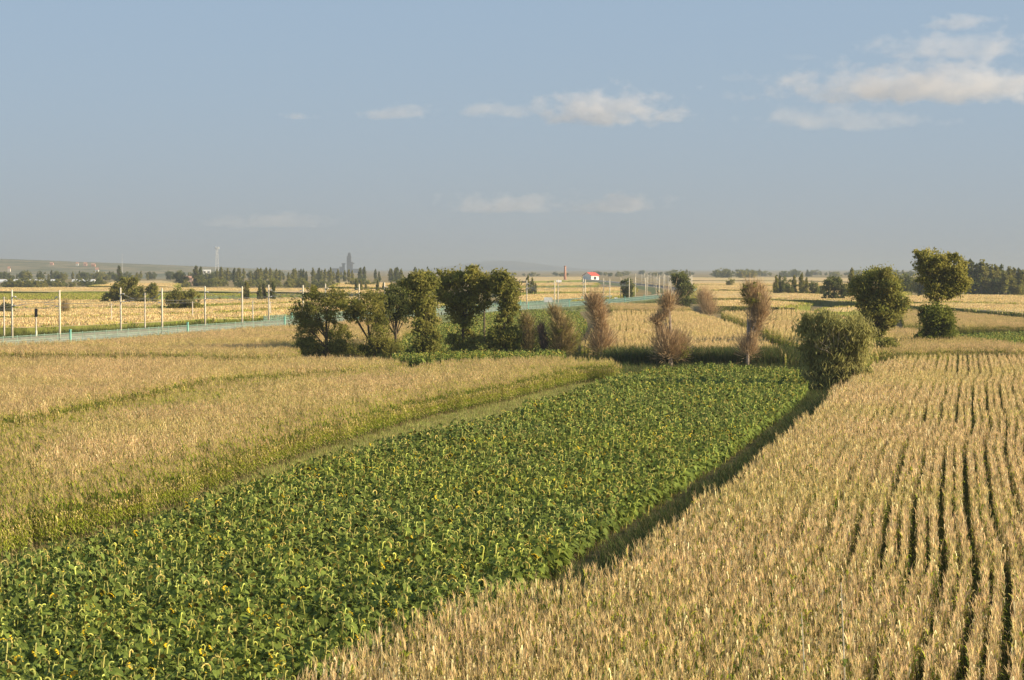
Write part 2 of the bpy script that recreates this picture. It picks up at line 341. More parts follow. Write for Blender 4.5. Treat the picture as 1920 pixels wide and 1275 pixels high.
# ---- sunflower field
def sun_leaf_mesh():
    m = MB(); c = (.19, .245, .050); c2 = (.15, .20, .044)
    # heart-shaped blade folded along its midrib, along +X from its stalk
    m.strip([(0, 0, 0), (.10, 0, .012)], [.012, .012], Vector((0, 1, 0)), (.26, .30, .07))
    for s in (1, -1):
        m.poly([(.10, 0, .012), (.06, s * .075, .035), (.12, s * .125, .03), (.22, s * .105, -.005), (.22, 0, -.012)], c if s > 0 else c2)
        m.poly([(.22, 0, -.012), (.22, s * .105, -.005), (.31, s * .05, -.05), (.36, 0, -.095)], c2 if s > 0 else c)
    return m
SLEAF = sun_leaf_mesh(); SLEAF_ME = SLEAF.mesh("leaf", M_SUNF)
def sunflower_spec(seed):
    random.seed(seed); h = random.uniform(.95, 1.45); az = random.gauss(2.6, 1.5); hd = Vector((math.cos(az), math.sin(az), 0))
    st = MB(); lime = jc((.50, .49, .15), .25); r = random.uniform(.05, .15); lx, ly = random.gauss(0, .09), random.gauss(0, .09)
    pts = [Vector((0, 0, 0)), Vector((lx * .4, ly * .4, h * .55)), Vector((lx, ly, h))]
    bend = random.choice((.55, .75, .9, .95))
    for k in range(1, 6):
        g_ = k / 5 * math.pi * bend; pts.append(Vector((lx, ly, h)) + hd * (r * (1 - math.cos(g_))) + Vector((0, 0, math.sin(g_) * r)))
    st.tube(pts, [.026, .023, .022, .021, .021, .021, .022, .024], lime, 4, False)
    tip = pts[-1]; fd = (hd * (.45 if bend > .8 else 1.6) + Vector((0, 0, -1))).normalized(); fu = fd.cross(hd.cross(Vector((0, 0, 1)))).normalized(); fs = fd.cross(fu)
    hm = MB(); pm = MB(); R0 = random.uniform(.06, .095); n = 9; ring = [tip + (fu * math.cos(a) + fs * math.sin(a)) * R0 + fd * .05 for a in [2 * math.pi * k / n for k in range(n)]]
    bk = jc((.17, .22, .05)); back = tip - fd * .005
    for k in range(n): hm.poly([back, ring[k], ring[(k + 1) % n]], bk)
    hm.poly([p + fd * .012 for p in ring], (.16, .13, .03))
    fresh = (seed % 14) / 14 + .26
    for k in range(14):                                                  # bracts, and petals where still in flower
        a = 2 * math.pi * k / 14 + random.uniform(-.1, .1); d_ = fu * math.cos(a) + fs * math.sin(a); t_ = fd.cross(d_)
        petal = fresh < .3 and random.random() < .7
        L = random.uniform(.07, .10) if petal else .05; c = jc((.95, .66, .03), .12) if petal else jc((.17, .23, .055))
        p = tip + d_ * R0 * .95 + fd * .05; pm.strip([p, p + (d_ + fd * .5).normalized() * L * .6, p + (d_ + fd * 1.1).normalized() * L], [.02, .034, 0], t_, c)
    lv = []; a0 = random.uniform(0, 6.28)
    for k in range(10):
        u = k / 9; z = h * (1.0 - .6 * u) + (.02 if k < 3 else 0); a = a0 + k * 2.4 + random.uniform(-.3, .3)
        lv.append(Matrix.Translation((0, 0, z)) @ Matrix.Rotation(a, 4, 'Z') @ Matrix.Rotation(random.uniform(-.2, .8), 4, 'Y') @ Matrix.Rotation(random.uniform(-.45, .45), 4, 'X') @ Matrix.Scale(random.uniform(.7, 1.15) * (.80 + .45 * min(1, u * 2.5)), 4))
    return st, hm, lv, pm
SUNF = [sunflower_spec(98 + s) for s in range(14)]
def sun_joined(sp):
    m = MB(); m.add(sp[0]); m.add(sp[1]); m.add(sp[3])
    for M in sp[2]: m.add(SLEAF, M)
    return m
proto_collection("sunflower", [sun_joined(s).mesh("sunflower", M_SUNF) for s in SUNF])
POLY_S = px_poly([(-30, 1330), (-10, 1043), (270, 965), (420, 915), (520, 880), (640, 842), (760, 812), (940, 772), (1060, 732), (1160, 702), (1230, 689), (1330, 683), (1500, 690), (1518, 715), (1478, 745), (1338, 843), (1222, 910), (1075, 994), (970, 1080), (850, 1122), (665, 1200), (490, 1290), (410, 1340)], 1.45)
PS = row_points(POLY_S, ROW, .52, (0,), .36, .10, .15)
gap = vnoise(PS[:, 0] / 1.6, PS[:, 1] / 1.9, 11) + .35 * rng.normal(size=len(PS)); PS = PS[gap > -.80]
ind_sun = put_individuals(PS, 1.5, 300)
Pq = PS[~ind_sun]; hs = 1 + .10 * vnoise(Pq[:, 0] / 3, Pq[:, 1] / 4, 12)
scatter("sunflower_field", "sunflower", Pq, 0, rng.normal(0, .9, len(Pq)), hs * rng.normal(1.0, .09, len(Pq)), rng.integers(0, 14, len(Pq)), "dense green field of nodding sunflowers between the corn fields", "sunflower field", tilt=.09)

# ---- corn fields on the left and further off
def corn_field(name, poly, slope, label, edge=2.6, mixp=.25, far=False, step=.9, scale=1.0, zs=1.0, margin=8, wall=True, off=(-.22, .22), per=1.08, wave=.2):
    P = row_points(poly, slope, per, off, step, .06, wave, margin); e = edge_dist(P, poly) + rng.normal(0, .5, len(P))
    idx = rng.integers(0, 5, len(P)); m = rng.random(len(P)) < mixp; idx[m] = rng.integers(5, 9, m.sum())
    if wall:
        e = np.abs(e) + (edge * .35 * vnoise(P[:, 0] / 3, P[:, 1] / 4, 31) if edge > 4 else 0); w = e < edge * .5; idx[w] = rng.integers(9, 12, w.sum()); w2 = (e >= edge * .5) & (e < edge); idx[w2] = rng.integers(5, 9, w2.sum())
    s = np.column_stack([np.full(len(P), scale * .65), np.full(len(P), scale)] + [rng.normal(1.0, .05, len(P)) * zs * (1 + .05 * vnoise(P[:, 0] / 7, P[:, 1] / 9, 21))])
    return scatter(name, "cornrow", P, 0, np.full(len(P), -math.atan(slope)) + rng.integers(0, 2, len(P)) * math.pi + rng.normal(0, .1, len(P)), s, idx, label, "corn field", "corn fields", tilt=.03)
L1_edge = px_poly([(-60, 1076), (0, 1062), (270, 988), (420, 922), (500, 888), (600, 849), (700, 820), (800, 790), (940, 760), (1060, 728), (1115, 719)], 0)
L1_far = px_poly([(1165, 683), (1145, 674), (1060, 669), (850, 673), (775, 683), (640, 695), (400, 716), (200, 760), (0, 800), (-90, 822)], 2.15)
corn_field("corn_field", L1_edge + L1_far, -.9, "broad corn field sloping tan to green beside the sunflowers", 9.0, .6)
L2 = px_poly([(-90, 800), (0, 781), (200, 741), (400, 702), (640, 687), (768, 680), (740, 672), (560, 668), (405, 675), (390, 668), (150, 668), (-90, 671)], 2.15)
corn_field("corn_field", L2, -.9, "tan corn strip with a green front edge beyond the broad field", 3.0, .3)
L3a = px_poly([(-90, 655), (0, 656), (140, 657), (300, 656), (390, 661), (560, 662), (560, 640), (400, 643), (200, 645), (-90, 648)], 2.15)
corn_field("corn_field", L3a, -.9, "narrow corn strip with shaded green front before the railway", 3.0, .35)
L3b = px_poly([(-90, 645), (200, 642), (400, 640), (560, 637), (690, 640), (745, 628), (830, 596), (800, 592), (700, 598), (560, 608), (450, 615), (300, 626), (150, 638), (-90, 643)], 2.15)
corn_field("corn_field", L3b, -.9, "tan corn field running along the railway fence", 2.0, .3)
FM = px_poly([(1088, 645), (1150, 652), (1300, 652), (1440, 652), (1470, 658), (1478, 662), (1445, 640), (1400, 615), (1350, 597), (1305, 585), (1300, 583), (1150, 583), (1135, 590), (1110, 615)], 2.15)
corn_field("corn_field", FM, .055, "tan corn field in clear rows behind the brown bushes", 1.6, .3, wave=.25)
FN = px_poly([(1350, 584), (1480, 580), (1560, 588), (1650, 605), (1690, 640), (1650, 655), (1575, 690), (1532, 668), (1516, 655), (1470, 630), (1420, 610)], 2.15)
corn_field("corn_field", FN, .13, "smooth tan corn field behind the willow", 2.2, .2)
FR2 = px_poly([(1640, 612), (1720, 616), (1800, 632), (1960, 648), (1960, 655), (1800, 652), (1690, 657), (1650, 655), (1690, 640)], 2.15)
corn_field("corn_field", FR2, -.9, "corn strip with yellow green edge right behind the striped field", 3.0, .45)
FR4 = px_poly([(1690, 580), (1790, 584), (1960, 600), (1960, 609), (1790, 608), (1700, 606)], 2.15)
corn_field("corn_field", FR4, -.9, "corn strip with dark green wall above the low green crop", 4.0, .3)
M2 = px_poly([(1140, 569), (1250, 570), (1300, 577), (1150, 577)], 2.15)
corn_field("corn_field", M2, -.9, "thin corn strip with dark front behind the striped middle field", 2.0, .3)

# ---- a second, low green field at the right and a sunflower field behind the trees
S2 = px_poly([(735, 668), (760, 632), (850, 602), (930, 585), (1000, 582), (1085, 586), (1100, 606), (1080, 640), (1050, 668)], 1.4)
P2 = row_points(S2, .1, .62, (0,), .55, .1, .1)
scatter("sunflower_field", "sunflower", P2, 0, rng.uniform(0, 6.28, len(P2)), rng.normal(1.08, .1, len(P2)), rng.integers(0, 10, len(P2)), "bright green sunflower patch glimpsed behind the row of trees", "sunflower field")
S3 = px_poly([(1775, 628), (1960, 620), (1960, 648), (1800, 632)], .8)
P3 = row_points(S3, -.5, .7, (0,), .55, .1, .1)
scatter("green_crop", "sunflower", P3, -.55, rng.uniform(0, 6.28, len(P3)), rng.normal(1.0, .1, len(P3)), rng.integers(0, 10, len(P3)), "low dark green crop strip between two corn fields", "crop")

# ---- far fields: slabs of standing corn, tufted where near enough to read
M_FAR = None
def far_material():
    m, nt, out = mat_new("far_corn"); at = N(nt, "ShaderNodeVertexColor", layer_name="Col"); geo = N(nt, "ShaderNodeNewGeometry"); p = geo.outputs["Position"]
    mp = N(nt, "ShaderNodeMapping"); mp.inputs["Scale"].default_value = (1, .3, 1); nt.links.new(p, mp.inputs[0])
    a = noise(nt, .6, 6, p); b = noise(nt, .05, 4, mp.outputs[0])
    mr = N(nt, "ShaderNodeMapRange"); mr.inputs[1].default_value = .3; mr.inputs[2].default_value = .7; mr.inputs[3].default_value = .72; mr.inputs[4].default_value = 1.25; nt.links.new(a, mr.inputs[0])
    m2 = N(nt, "ShaderNodeMapRange"); m2.inputs[1].default_value = .45; m2.inputs[2].default_value = .68; m2.inputs[4].default_value = .7; nt.links.new(b, m2.inputs[0])
    c = mix_col(nt, 1.0, at.outputs[0], mr.outputs[0], 'MULTIPLY'); c = mix_col(nt, m2.outputs[0], c, mix_col(nt, 1.0, c, (.72, .92, .6), 'MULTIPLY'))
    d = N(nt, "ShaderNodeBsdfPrincipled"); d.inputs["Roughness"].default_value = .9; d.inputs["Specular IOR Level"].default_value = .1; nt.links.new(c, d.inputs["Base Color"])
    bm = N(nt, "ShaderNodeBump"); bm.inputs[0].default_value = .9; bm.inputs["Distance"].default_value = .5; nt.links.new(a, bm.inputs["Height"]); nt.links.new(bm.outputs[0], d.inputs["Normal"])
    nt.links.new(d.outputs[0], out.inputs[0]); return m
M_FAR = far_material()
def far_field(px, z, label, top=(.55, .40, .21), wall=(.13, .14, .035), tuft=True, cat="corn field", wob=1.0):
    """a field block: bumpy top, green sides; px is its top outline"""
    pl = px_poly(px, z); m = MB(); pts = []
    for i in range(len(pl)):                                              # break the long edges so that they wander
        a, b = np.array(pl[i]), np.array(pl[(i + 1) % len(pl)]); k = max(1, int(np.linalg.norm(b - a) / 14))
        for j in range(k):
            q = a + (b - a) * j / k; pts.append((q[0] + random.gauss(0, .5) * wob, q[1] + random.gauss(0, 1.2) * wob, z + random.gauss(0, .12)))
    m.poly(pts, top)
    n = len(pts); area = sum(pts[i][0] * pts[(i + 1) % n][1] - pts[(i + 1) % n][0] * pts[i][1] for i in range(n))
    if area < 0: pts = pts[::-1]; m = MB(); m.poly(pts, top)
    for i in range(n):
        a, b = pts[i], pts[(i + 1) % n]; m.poly([(a[0], a[1], 0), (b[0], b[1], 0), b, a], wall)
    o = m.build("corn_field", M_FAR); tag(o, label, cat, None, "stuff")
    return o, pl
TUFT = []
def far(px, label, **kw):
    o, pl = far_field(px, kw.pop("z", 1.85), label, **kw)
    P = row_points(pl, -.9, 3.4, (0,), 2.6, .5, .3, 15)
    TUFT.append((P, edge_dist(P, pl)))
GRN = (.105, .13, .045)
far([(-60, 614), (60, 613), (300, 604), (520, 594), (700, 584), (830, 576), (830, 570), (600, 576), (400, 588), (-60, 598)], "orange corn field just across the railway")
far([(-60, 594), (200, 593), (420, 585), (560, 577), (740, 568), (740, 563), (500, 571), (300, 579), (-60, 579)], "second corn field across the railway, before the shrubs")
far([(-60, 577), (120, 577), (420, 571), (700, 562), (700, 556), (400, 562), (100, 563), (-60, 563)], "corn field at the shrubs across the railway")
far([(-60, 561), (150, 561), (330, 557), (600, 552), (600, 549), (330, 548), (-60, 548)], "green low crop field beyond the shrubs", top=GRN, wall=GRN, z=.9)
far([(-60, 547), (90, 547), (270, 546), (560, 548), (760, 552), (760, 543), (500, 541), (250, 539), (-60, 540)], "pale corn field before the left tree belt")
far([(170, 536), (330, 538), (340, 530), (300, 526), (220, 527)], "small tan field in the gap of the tree belt", tuft=False)
far([(620, 538), (820, 541), (820, 532), (640, 528)], "tan field showing behind the row of poplars", tuft=False)
far([(960, 566), (1100, 563), (1180, 555), (1180, 549), (1000, 552), (940, 556)], "corn field behind the railway poles")
far([(940, 549), (1190, 546), (1190, 539), (940, 541)], "flat tan field before the brick chimney")
far([(940, 537), (1120, 535), (1120, 529), (940, 531)], "far tan field at the foot of the chimney")
far([(1325, 575), (1440, 575), (1485, 578), (1487, 574), (1520, 570), (1480, 566), (1420, 562), (1325, 564)], "corn strip with rounded end behind the brown bushes")
far([(1535, 587), (1600, 585), (1690, 584), (1690, 577), (1600, 575), (1545, 578)], "small corn block behind the dark round tree")
far([(1300, 560), (1420, 560), (1540, 563), (1700, 571), (1700, 560), (1560, 553), (1430, 547), (1300, 545)], "long tan field before the thin poplars")
far([(1300, 543), (1450, 545.5), (1600, 551.5), (1700, 557.5), (1700, 546), (1600, 540), (1400, 535), (1300, 535)], "tan field around the thin poplars")
far([(1290, 533.5), (1500, 535), (1700, 544), (1700, 533), (1500, 527), (1290, 527)], "pale field far behind the thin poplars")
far([(1290, 525.8), (1500, 526), (1700, 531.5), (1700, 523), (1500, 520), (1290, 520)], "farthest pale field below the horizon trees", tuft=False)
far([(1690, 573), (1785, 578), (1960, 592), (1960, 573), (1780, 568), (1690, 571)], "tan field rising to the pair of shade trees")
far([(1690, 566), (1780, 566), (1960, 571), (1960, 555), (1830, 553), (1690, 555)], "tan field before the dark poplar row")
far([(760, 526), (1000, 527), (1090, 525), (1090, 519), (760, 520)], "hazy strip of far fields left of the house", tuft=False)
P = np.concatenate([p for p, _ in TUFT]); e = np.concatenate([d for _, d in TUFT]); b = (P[:, 1] < 1500); P, e = P[b], e[b]
def tuft_mesh(seed, cols):
    random.seed(seed); m = MB()
    for k in range(70):
        x, y = random.uniform(-1.9, 1.9), random.uniform(-1.7, 1.7); z = random.uniform(1.2, 1.8); a = random.uniform(0, 6.28); s_ = Vector((math.cos(a), math.sin(a), 0))
        t = Vector((random.gauss(0, .18), random.gauss(0, .18), random.uniform(.35, .65)))
        p = Vector((x, y, z)); m.strip([p, p + t * .6, p + t], [.10, .13, 0], s_, jc(random.choice(cols), .2))
    return m
proto_collection("tuft", [tuft_mesh(s, (TAN, TAN, TAN2, STRAW)).mesh("tuft", M_CORN) for s in range(3)] + [tuft_mesh(7, (GREEN, YGREEN, TAN2)).mesh("tuft", M_CORN)])
isg = np.zeros(len(P), bool); off = 0
idx = rng.integers(0, 3, len(P)); idx[e < 2.0] = 3
gx = px_poly([(-60, 561), (150, 561), (330, 557), (600, 552), (600, 549), (330, 548), (-60, 548)], .9); ing = in_poly(P, gx); idx[ing] = 3
scatter("corn_tops", "tuft", P, np.where(ing, -.9, 0), rng.uniform(0, 6.28, len(P)), np.ones(len(P)), idx, "tasselled tops of the far corn fields", "corn", tilt=.02)

# ---- weedy verges and grassy paths
def tuft_grass(seed, n, h, cols, spread=.35):
    random.seed(seed); m = MB()
    for k in range(n):
        a = random.uniform(0, 6.28); r = spread * math.sqrt(random.random()); p = Vector((math.cos(a) * r, math.sin(a) * r, 0)); hh = h * random.uniform(.5, 1.1); b_ = random.uniform(0, 6.28)
        d_ = Vector((math.cos(b_), math.sin(b_), 0)); m.strip([p, p + d_ * hh * .2 + Vector((0, 0, hh * .7)), p + d_ * hh * .5 + Vector((0, 0, hh))], [.02, .016, 0], Vector((-d_.y, d_.x, 0)), jc(random.choice(cols), .25))
    return m
proto_collection("grass", [tuft_grass(s, 40, .38, ((.20, .25, .05), (.33, .34, .09), (.42, .36, .16))).mesh("grass", M_GRASS) for s in range(3)] + [tuft_grass(s, 40, .75, ((.06, .09, .02), (.09, .12, .028), (.15, .13, .05)), .45).mesh("grass", M_GRASS) for s in range(3, 6)])  # last three tufts: weed greens darkened further to deepen the ditch's shade
def grass(poly, dens, lo, hi, label, scl=1.0, margin=6):
    A = np.array(poly); n = int(dens * (A[:, 0].max() - A[:, 0].min()) * (A[:, 1].max() - A[:, 1].min()))
    P = np.column_stack([rng.uniform(A[:, 0].min(), A[:, 0].max(), n), rng.uniform(A[:, 1].min(), A[:, 1].max(), n)])
    P = P[in_poly(P, poly) & (np.abs(P[:, 0]) < .243 * P[:, 1] + margin)]
    scatter("grass", "grass", P, 0, rng.uniform(0, 6.28, len(P)), rng.uniform(.6, 1.3, len(P)) * scl, rng.integers(lo, hi, len(P)), label, "grass", tilt=.1)
SL = px_poly([(-60, 1055), (-10, 1043), (270, 965), (420, 915), (520, 880), (640, 842), (760, 812), (940, 772), (1060, 732), (1160, 702), (1230, 689)], 1.45)
grass(SL + L1_edge[::-1], 4.5, 0, 3, "pale grass path along the sunflowers' far side")
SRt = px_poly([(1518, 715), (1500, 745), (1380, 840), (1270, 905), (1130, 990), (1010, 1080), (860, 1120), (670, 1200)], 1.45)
grass(SRt + [POLY_A[i] for i in (3, 4, 5, 6, 7, 8, 9, 10, 11)], 5.0, 3, 6, "weeds coloured darker for shade in the ditch beside the striped corn", 1.1)
PW_ = row_points(POLY_A, ROW, 1.08, (.54,), .42, .05, .34, skip=.25)
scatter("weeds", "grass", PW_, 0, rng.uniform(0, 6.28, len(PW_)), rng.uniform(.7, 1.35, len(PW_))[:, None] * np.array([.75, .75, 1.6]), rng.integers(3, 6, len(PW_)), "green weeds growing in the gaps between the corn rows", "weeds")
grass([(8, 236), (62, 240), (64, 262), (6, 262)], 1.2, 1, 6, "rough grass under the brown bushes", 1.2)
grass(px_poly([(1150, 690), (1480, 692), (1492, 682), (1150, 682)], 0), 6.0, 3, 6, "added dark weeds standing in for shade on the corn edge behind the brown bushes", 2.7)  # tall dark belt added so that the corn front looks shaded
grass(px_poly([(700, 690), (1160, 690), (1150, 664), (700, 664)], 0), .9, 1, 6, "rough grass at the foot of the tree row", 1.5)

# ------------------------------------------------------------------ the individual plants that show largest
def kid(name, me, parent, M=None):
    o = bpy.data.objects.new(name, me); o.parent = parent
    if M is not None: o.matrix_basis = M
    return link(o)
CORN_ME = [(a.mesh("stalk", M_CORN), b.mesh("foliage", M_CORN), c.mesh("tassel", M_CORN)) for a, b, c in CORN_DRY + CORN_MIX[:3]]
for p in PA[ind_corn]:
    o = empty("corn_plant", (p[0], p[1], 0), random.gauss(-math.atan(ROW), .35) + random.choice((0, math.pi))); k = random.gauss(1.0, .06); o.scale = (k * .68, k, k)
    tag(o, "dry tan corn plant in the front rows along the lower picture edge", "corn plant", "corn plants of the front rows")
    a, b, c = CORN_ME[random.choice((0, 1, 2, 3, 4, 5, 6, 7, 0, 1, 2, 3, 8, 9, 10))]
    kid("stalk", a, o); kid("foliage", b, o); kid("tassel", c, o)
SUN_ME = [(a.mesh("stalk", M_SUNF), b.mesh("flower_head", M_SUNF), l, p.mesh("petal_ring", M_SUNF)) for a, b, l, p in SUNF]
for p in PS[ind_sun]:
    o = empty("sunflower_plant", (p[0], p[1], 0), random.gauss(0, .9)); k = random.gauss(1.0, .09); o.scale = (k, k, k)
    tag(o, "big-leaved sunflower plant in the front of the green field", "sunflower", "sunflower plants at the front of the green field")
    a, b, lv, pr = random.choice(SUN_ME)
    kid("stalk", a, o); kid("petal_ring", pr, kid("flower_head", b, o))
    for M in lv: kid("leaf", SLEAF_ME, o, M)
for x, yt, d, lab in ((1577, 1092, 52.0, "taller of two thin bare weed stalks rising from the striped corn"), (1503, 1148, 51.0, "shorter of two thin bare weed stalks rising from the striped corn")):
    b = at_d(x + 9, 1262, d); t = at_d(x, yt, d); o = empty("weed_stalk", (b.x, b.y, 0)); tag(o, lab, "weed"); h = t.z
    m = MB(); m.tube([(0, 0, 0), (-.02, 0, h * .4), ((t.x - b.x) * .6, 0, h * .75), (t.x - b.x, 0, h)], [.028, .022, .016, .01], (.62, .56, .42), 5); m.build("stalk", M_BARK, o)
    random.seed(int(x)); m = MB()
    for k in range(9):
        z = h * random.uniform(.5, .98); a = random.uniform(0, 6.28); m.add(SLEAF, Matrix.Translation(((t.x - b.x) * z / h, 0, z)) @ Matrix.Rotation(a, 4, 'Z') @ Matrix.Rotation(random.uniform(.2, .9), 4, 'Y') @ Matrix.Scale(random.uniform(.3, .5), 4))
    m.build("foliage", M_SUNF, o)

# ------------------------------------------------------------------ trees
def quads_mesh(name, C, U, V, cols, mat):
    """one small pointed blade per centre: C centre, U half length, V half width"""
    n = len(C); v = np.empty((n, 4, 3)); v[:, 0] = C - U; v[:, 1] = C + V; v[:, 2] = C + U; v[:, 3] = C - V
    me = bpy.data.meshes.new(name); me.vertices.add(n * 4); me.vertices.foreach_set("co", v.astype(np.float32).ravel())
    me.loops.add(n * 4); me.loops.foreach_set("vertex_index", np.arange(n * 4, dtype=np.int32)); me.polygons.add(n); me.polygons.foreach_set("loop_start", np.arange(0, n * 4, 4, dtype=np.int32))
    me.update(calc_edges=True)
    ca = me.color_attributes.new("Col", 'FLOAT_COLOR', 'CORNER'); c = np.concatenate([cols, np.ones((n, 1))], 1).astype(np.float32); ca.data.foreach_set("color", np.repeat(c, 4, 0).ravel())
    me.materials.append(mat); return me
def unit(n, r): a = r.normal(size=(n, 3)); return a / np.linalg.norm(a, axis=1, keepdims=True)
def crown_mesh(name, lobes, n, size, cols, droop=0.0, seed=0, clump_r=.55):
    """leaves in loose clumps through the lobes' volume; lobes = (x, y, z, rx, ry, rz)"""
    r = np.random.default_rng(seed); L = np.array(lobes); sat = []
    for l in L:                                                         # smaller sprays break up each lobe's outline
        for d_ in unit(6, r): k_ = r.uniform(.18, .42); sat.append(np.r_[l[:3] + d_ * l[3:] * r.uniform(.85, 1.22), l[3:] * k_])
    L = np.concatenate([L, np.array(sat)]); L[:, 2] = np.maximum(L[:, 2], L[:, 5] * .7); w = (L[:, 3] * L[:, 5]); w /= w.sum(); Cs, Cc = [], []
    for l, k in zip(L, w):
        m = max(4, int(k * n * 3.0)); nc = max(5, int(m / 60)); d = unit(nc, r); rad = r.uniform(.2, 1.12, nc) ** .55
        cc = l[:3] + d * rad[:, None] * l[3:]; j = r.integers(0, nc, m)
        sg = min(clump_r * .8, .40 * l[3:].min()); Cs.append(cc[j] + r.normal(0, sg, (m, 3)) * (1, 1, .75)); Cc.append((r.uniform(.72, 1.25, nc)[j], r.random(nc)[j]))
    C = np.concatenate(Cs); st_ = r.random(len(C)) < .14; C[st_] += r.normal(0, min(.55, .3 * L[:, 3].mean()), (st_.sum(), 3)); br = np.concatenate([a for a, _ in Cc]); hu = np.concatenate([b for _, b in Cc]); m = len(C)
    u = unit(m, r); u = u * (1 - droop) + np.array([0, 0, -1.0]) * droop; u /= np.linalg.norm(u, axis=1, keepdims=True)
    v = np.cross(u, unit(m, r)); v /= np.linalg.norm(v, axis=1, keepdims=True) + 1e-9
    s = size * r.uniform(.6, 1.3, m); A = np.array(cols); col = A[0] + (A[1] - A[0]) * hu[:, None]; col = col * (br * r.uniform(.8, 1.2, m))[:, None]
    C[:, 2] = np.maximum(C[:, 2], .05)
    return quads_mesh(name, C, u * (s * (.5 + .5 * droop))[:, None], v * (s * (.24 if droop < .3 else .15))[:, None], col, M_LEAF)
def limbs(lobes, trunk_r, seed, col=(.10, .075, .05), fork=.35, lean=0.0):
    random.seed(seed); m = MB(); zs = [l[2] for l in lobes]; top = max(zs); fz = max(.4, fork * top)
    m.tube([(0, 0, -.2), (lean * .4, .05, fz * .5), (lean, 0, fz), (lean * 1.3, 0, (fz + top) * .5)], [trunk_r * 1.25, trunk_r, trunk_r * .85, trunk_r * .45], col, 8)
    for x, y, z, rx, ry, rz in lobes:
        zb = min(fz, max(.2, z - .8 * rz)); a = Vector((lean * zb / fz, 0, zb))
        for k in range(3):
            t = Vector((x + random.uniform(-.6, .6) * rx, y + random.uniform(-.6, .6) * ry, z + random.uniform(-.1, .7) * rz)); mid = a.lerp(t, .5) + Vector((random.uniform(-.2, .2), random.uniform(-.2, .2), random.uniform(0, .35)))
            m.tube([a, mid, t], [trunk_r * .42, trunk_r * .25, trunk_r * .06], col, 5, False)
    return m
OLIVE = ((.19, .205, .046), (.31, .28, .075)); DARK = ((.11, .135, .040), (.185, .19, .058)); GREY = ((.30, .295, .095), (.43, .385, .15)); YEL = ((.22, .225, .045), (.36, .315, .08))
def px_lobes(base, d, lobes, thick=.85, seed=0):
    r = random.Random(seed); s = d / FPX; out = []
    for (x, y, rx, ry) in lobes:
        c = at_d(x, y, d); out.append((c.x - base.x, r.uniform(-.35, .35) * rx * s, c.z, rx * s, rx * s * thick, ry * s))
    return out
def tree(name, label, bx, d, lobes, cols, n=4200, size=.36, droop=.15, trunk=.22, fork=.35, seed=1, cat="tree", group=None, lean=0.0, bark=(.11, .085, .055)):
    b = at_d(bx, 600, d); b.z = 0; o = empty(name, b); tag(o, label, cat, group); lb = px_lobes(b, d, lobes, seed=seed)
    limbs(lb, trunk, seed, bark, fork, lean).build("trunk", M_BARK, o, True)
    kid("crown", crown_mesh("crown", lb, n, size, cols, droop, seed), o); return o
def bush(name, label, bx, d, lobes, cols, seed, n=1500, leaf=None, trunk=.14, fork=.3, cat="bush", pale=(.30, .24, .19), lean=0.0):
    """a pollarded bush of fine brown twigs that spray up and outwards from each knot"""
    b = at_d(bx, 600, d); b.z = 0; o = empty(name, b); tag(o, label, cat, "brown twiggy bushes"); lobes = lobes + [((p[0] + q[0]) / 2, (p[1] + q[1]) / 2, min(p[2], q[2]) * .9, min(p[3], q[3]) * .9) for p, q in zip(lobes[:-1], lobes[1:])]; lb = px_lobes(b, d, lobes, seed=seed)
    limbs(lb, trunk, seed, pale, fork, lean).build("trunk", M_BARK, o, True)
    r = np.random.default_rng(seed); A = np.array(cols); W = np.array([l[3] * l[5] for l in lb]); W = W / W.sum(); Cs, Us, Vs, K = [], [], [], []
    for l, w in zip(lb, W):
        m = int(n * w * 2.2); c = np.array(l[:3]); rr = np.array(l[3:]); org = c - np.array([0, 0, rr[2] * .75]) + r.normal(0, .12, (m, 3)) * rr
        tgt = c + r.normal(0, .56, (m, 3)) * rr * (1, 1, .95) + np.array([0, 0, .15]) * rr; tgt[:, 2] = np.maximum(tgt[:, 2], .1)
        f0 = r.uniform(.25, .75, m)[:, None]; p0 = org + (tgt - org) * f0; p0 += r.normal(0, .06, p0.shape)
        ax = tgt - p0; le = np.linalg.norm(ax, axis=1, keepdims=True) + 1e-6; ax = ax / le; ax[:, 2] += .25; ax /= np.linalg.norm(ax, axis=1, keepdims=True)
        le = np.clip(le * 1.2, .7, 1.9); sd_ = np.cross(ax, unit(m, r)); sd_ /= np.linalg.norm(sd_, axis=1, keepdims=True) + 1e-9
        Cs.append(tgt - ax * le * .3); Us.append(ax * le * .5); thick = np.where(r.random((m, 1)) < .08, 2.6, 1.0); Vs.append(sd_ * r.uniform(.008, .022, (m, 1)) * thick); h_ = r.random((m, 1)); K.append((A[0] + (A[1] - A[0]) * h_) * r.uniform(.6, 1.3, (m, 1)) / thick ** .6)
    kid("twigs", quads_mesh("twigs", *(np.concatenate(q) for q in (Cs, Us, Vs, K)), M_TWIG), o)
    if leaf: kid("crown", crown_mesh("crown", [lb[i] for i in leaf[0]], leaf[1], .22, leaf[2], .2, seed + 5, .4), o)
    return o
BROWN = ((.44, .30, .16), (.64, .475, .29)); BROLV = ((.34, .26, .12), (.50, .39, .20))

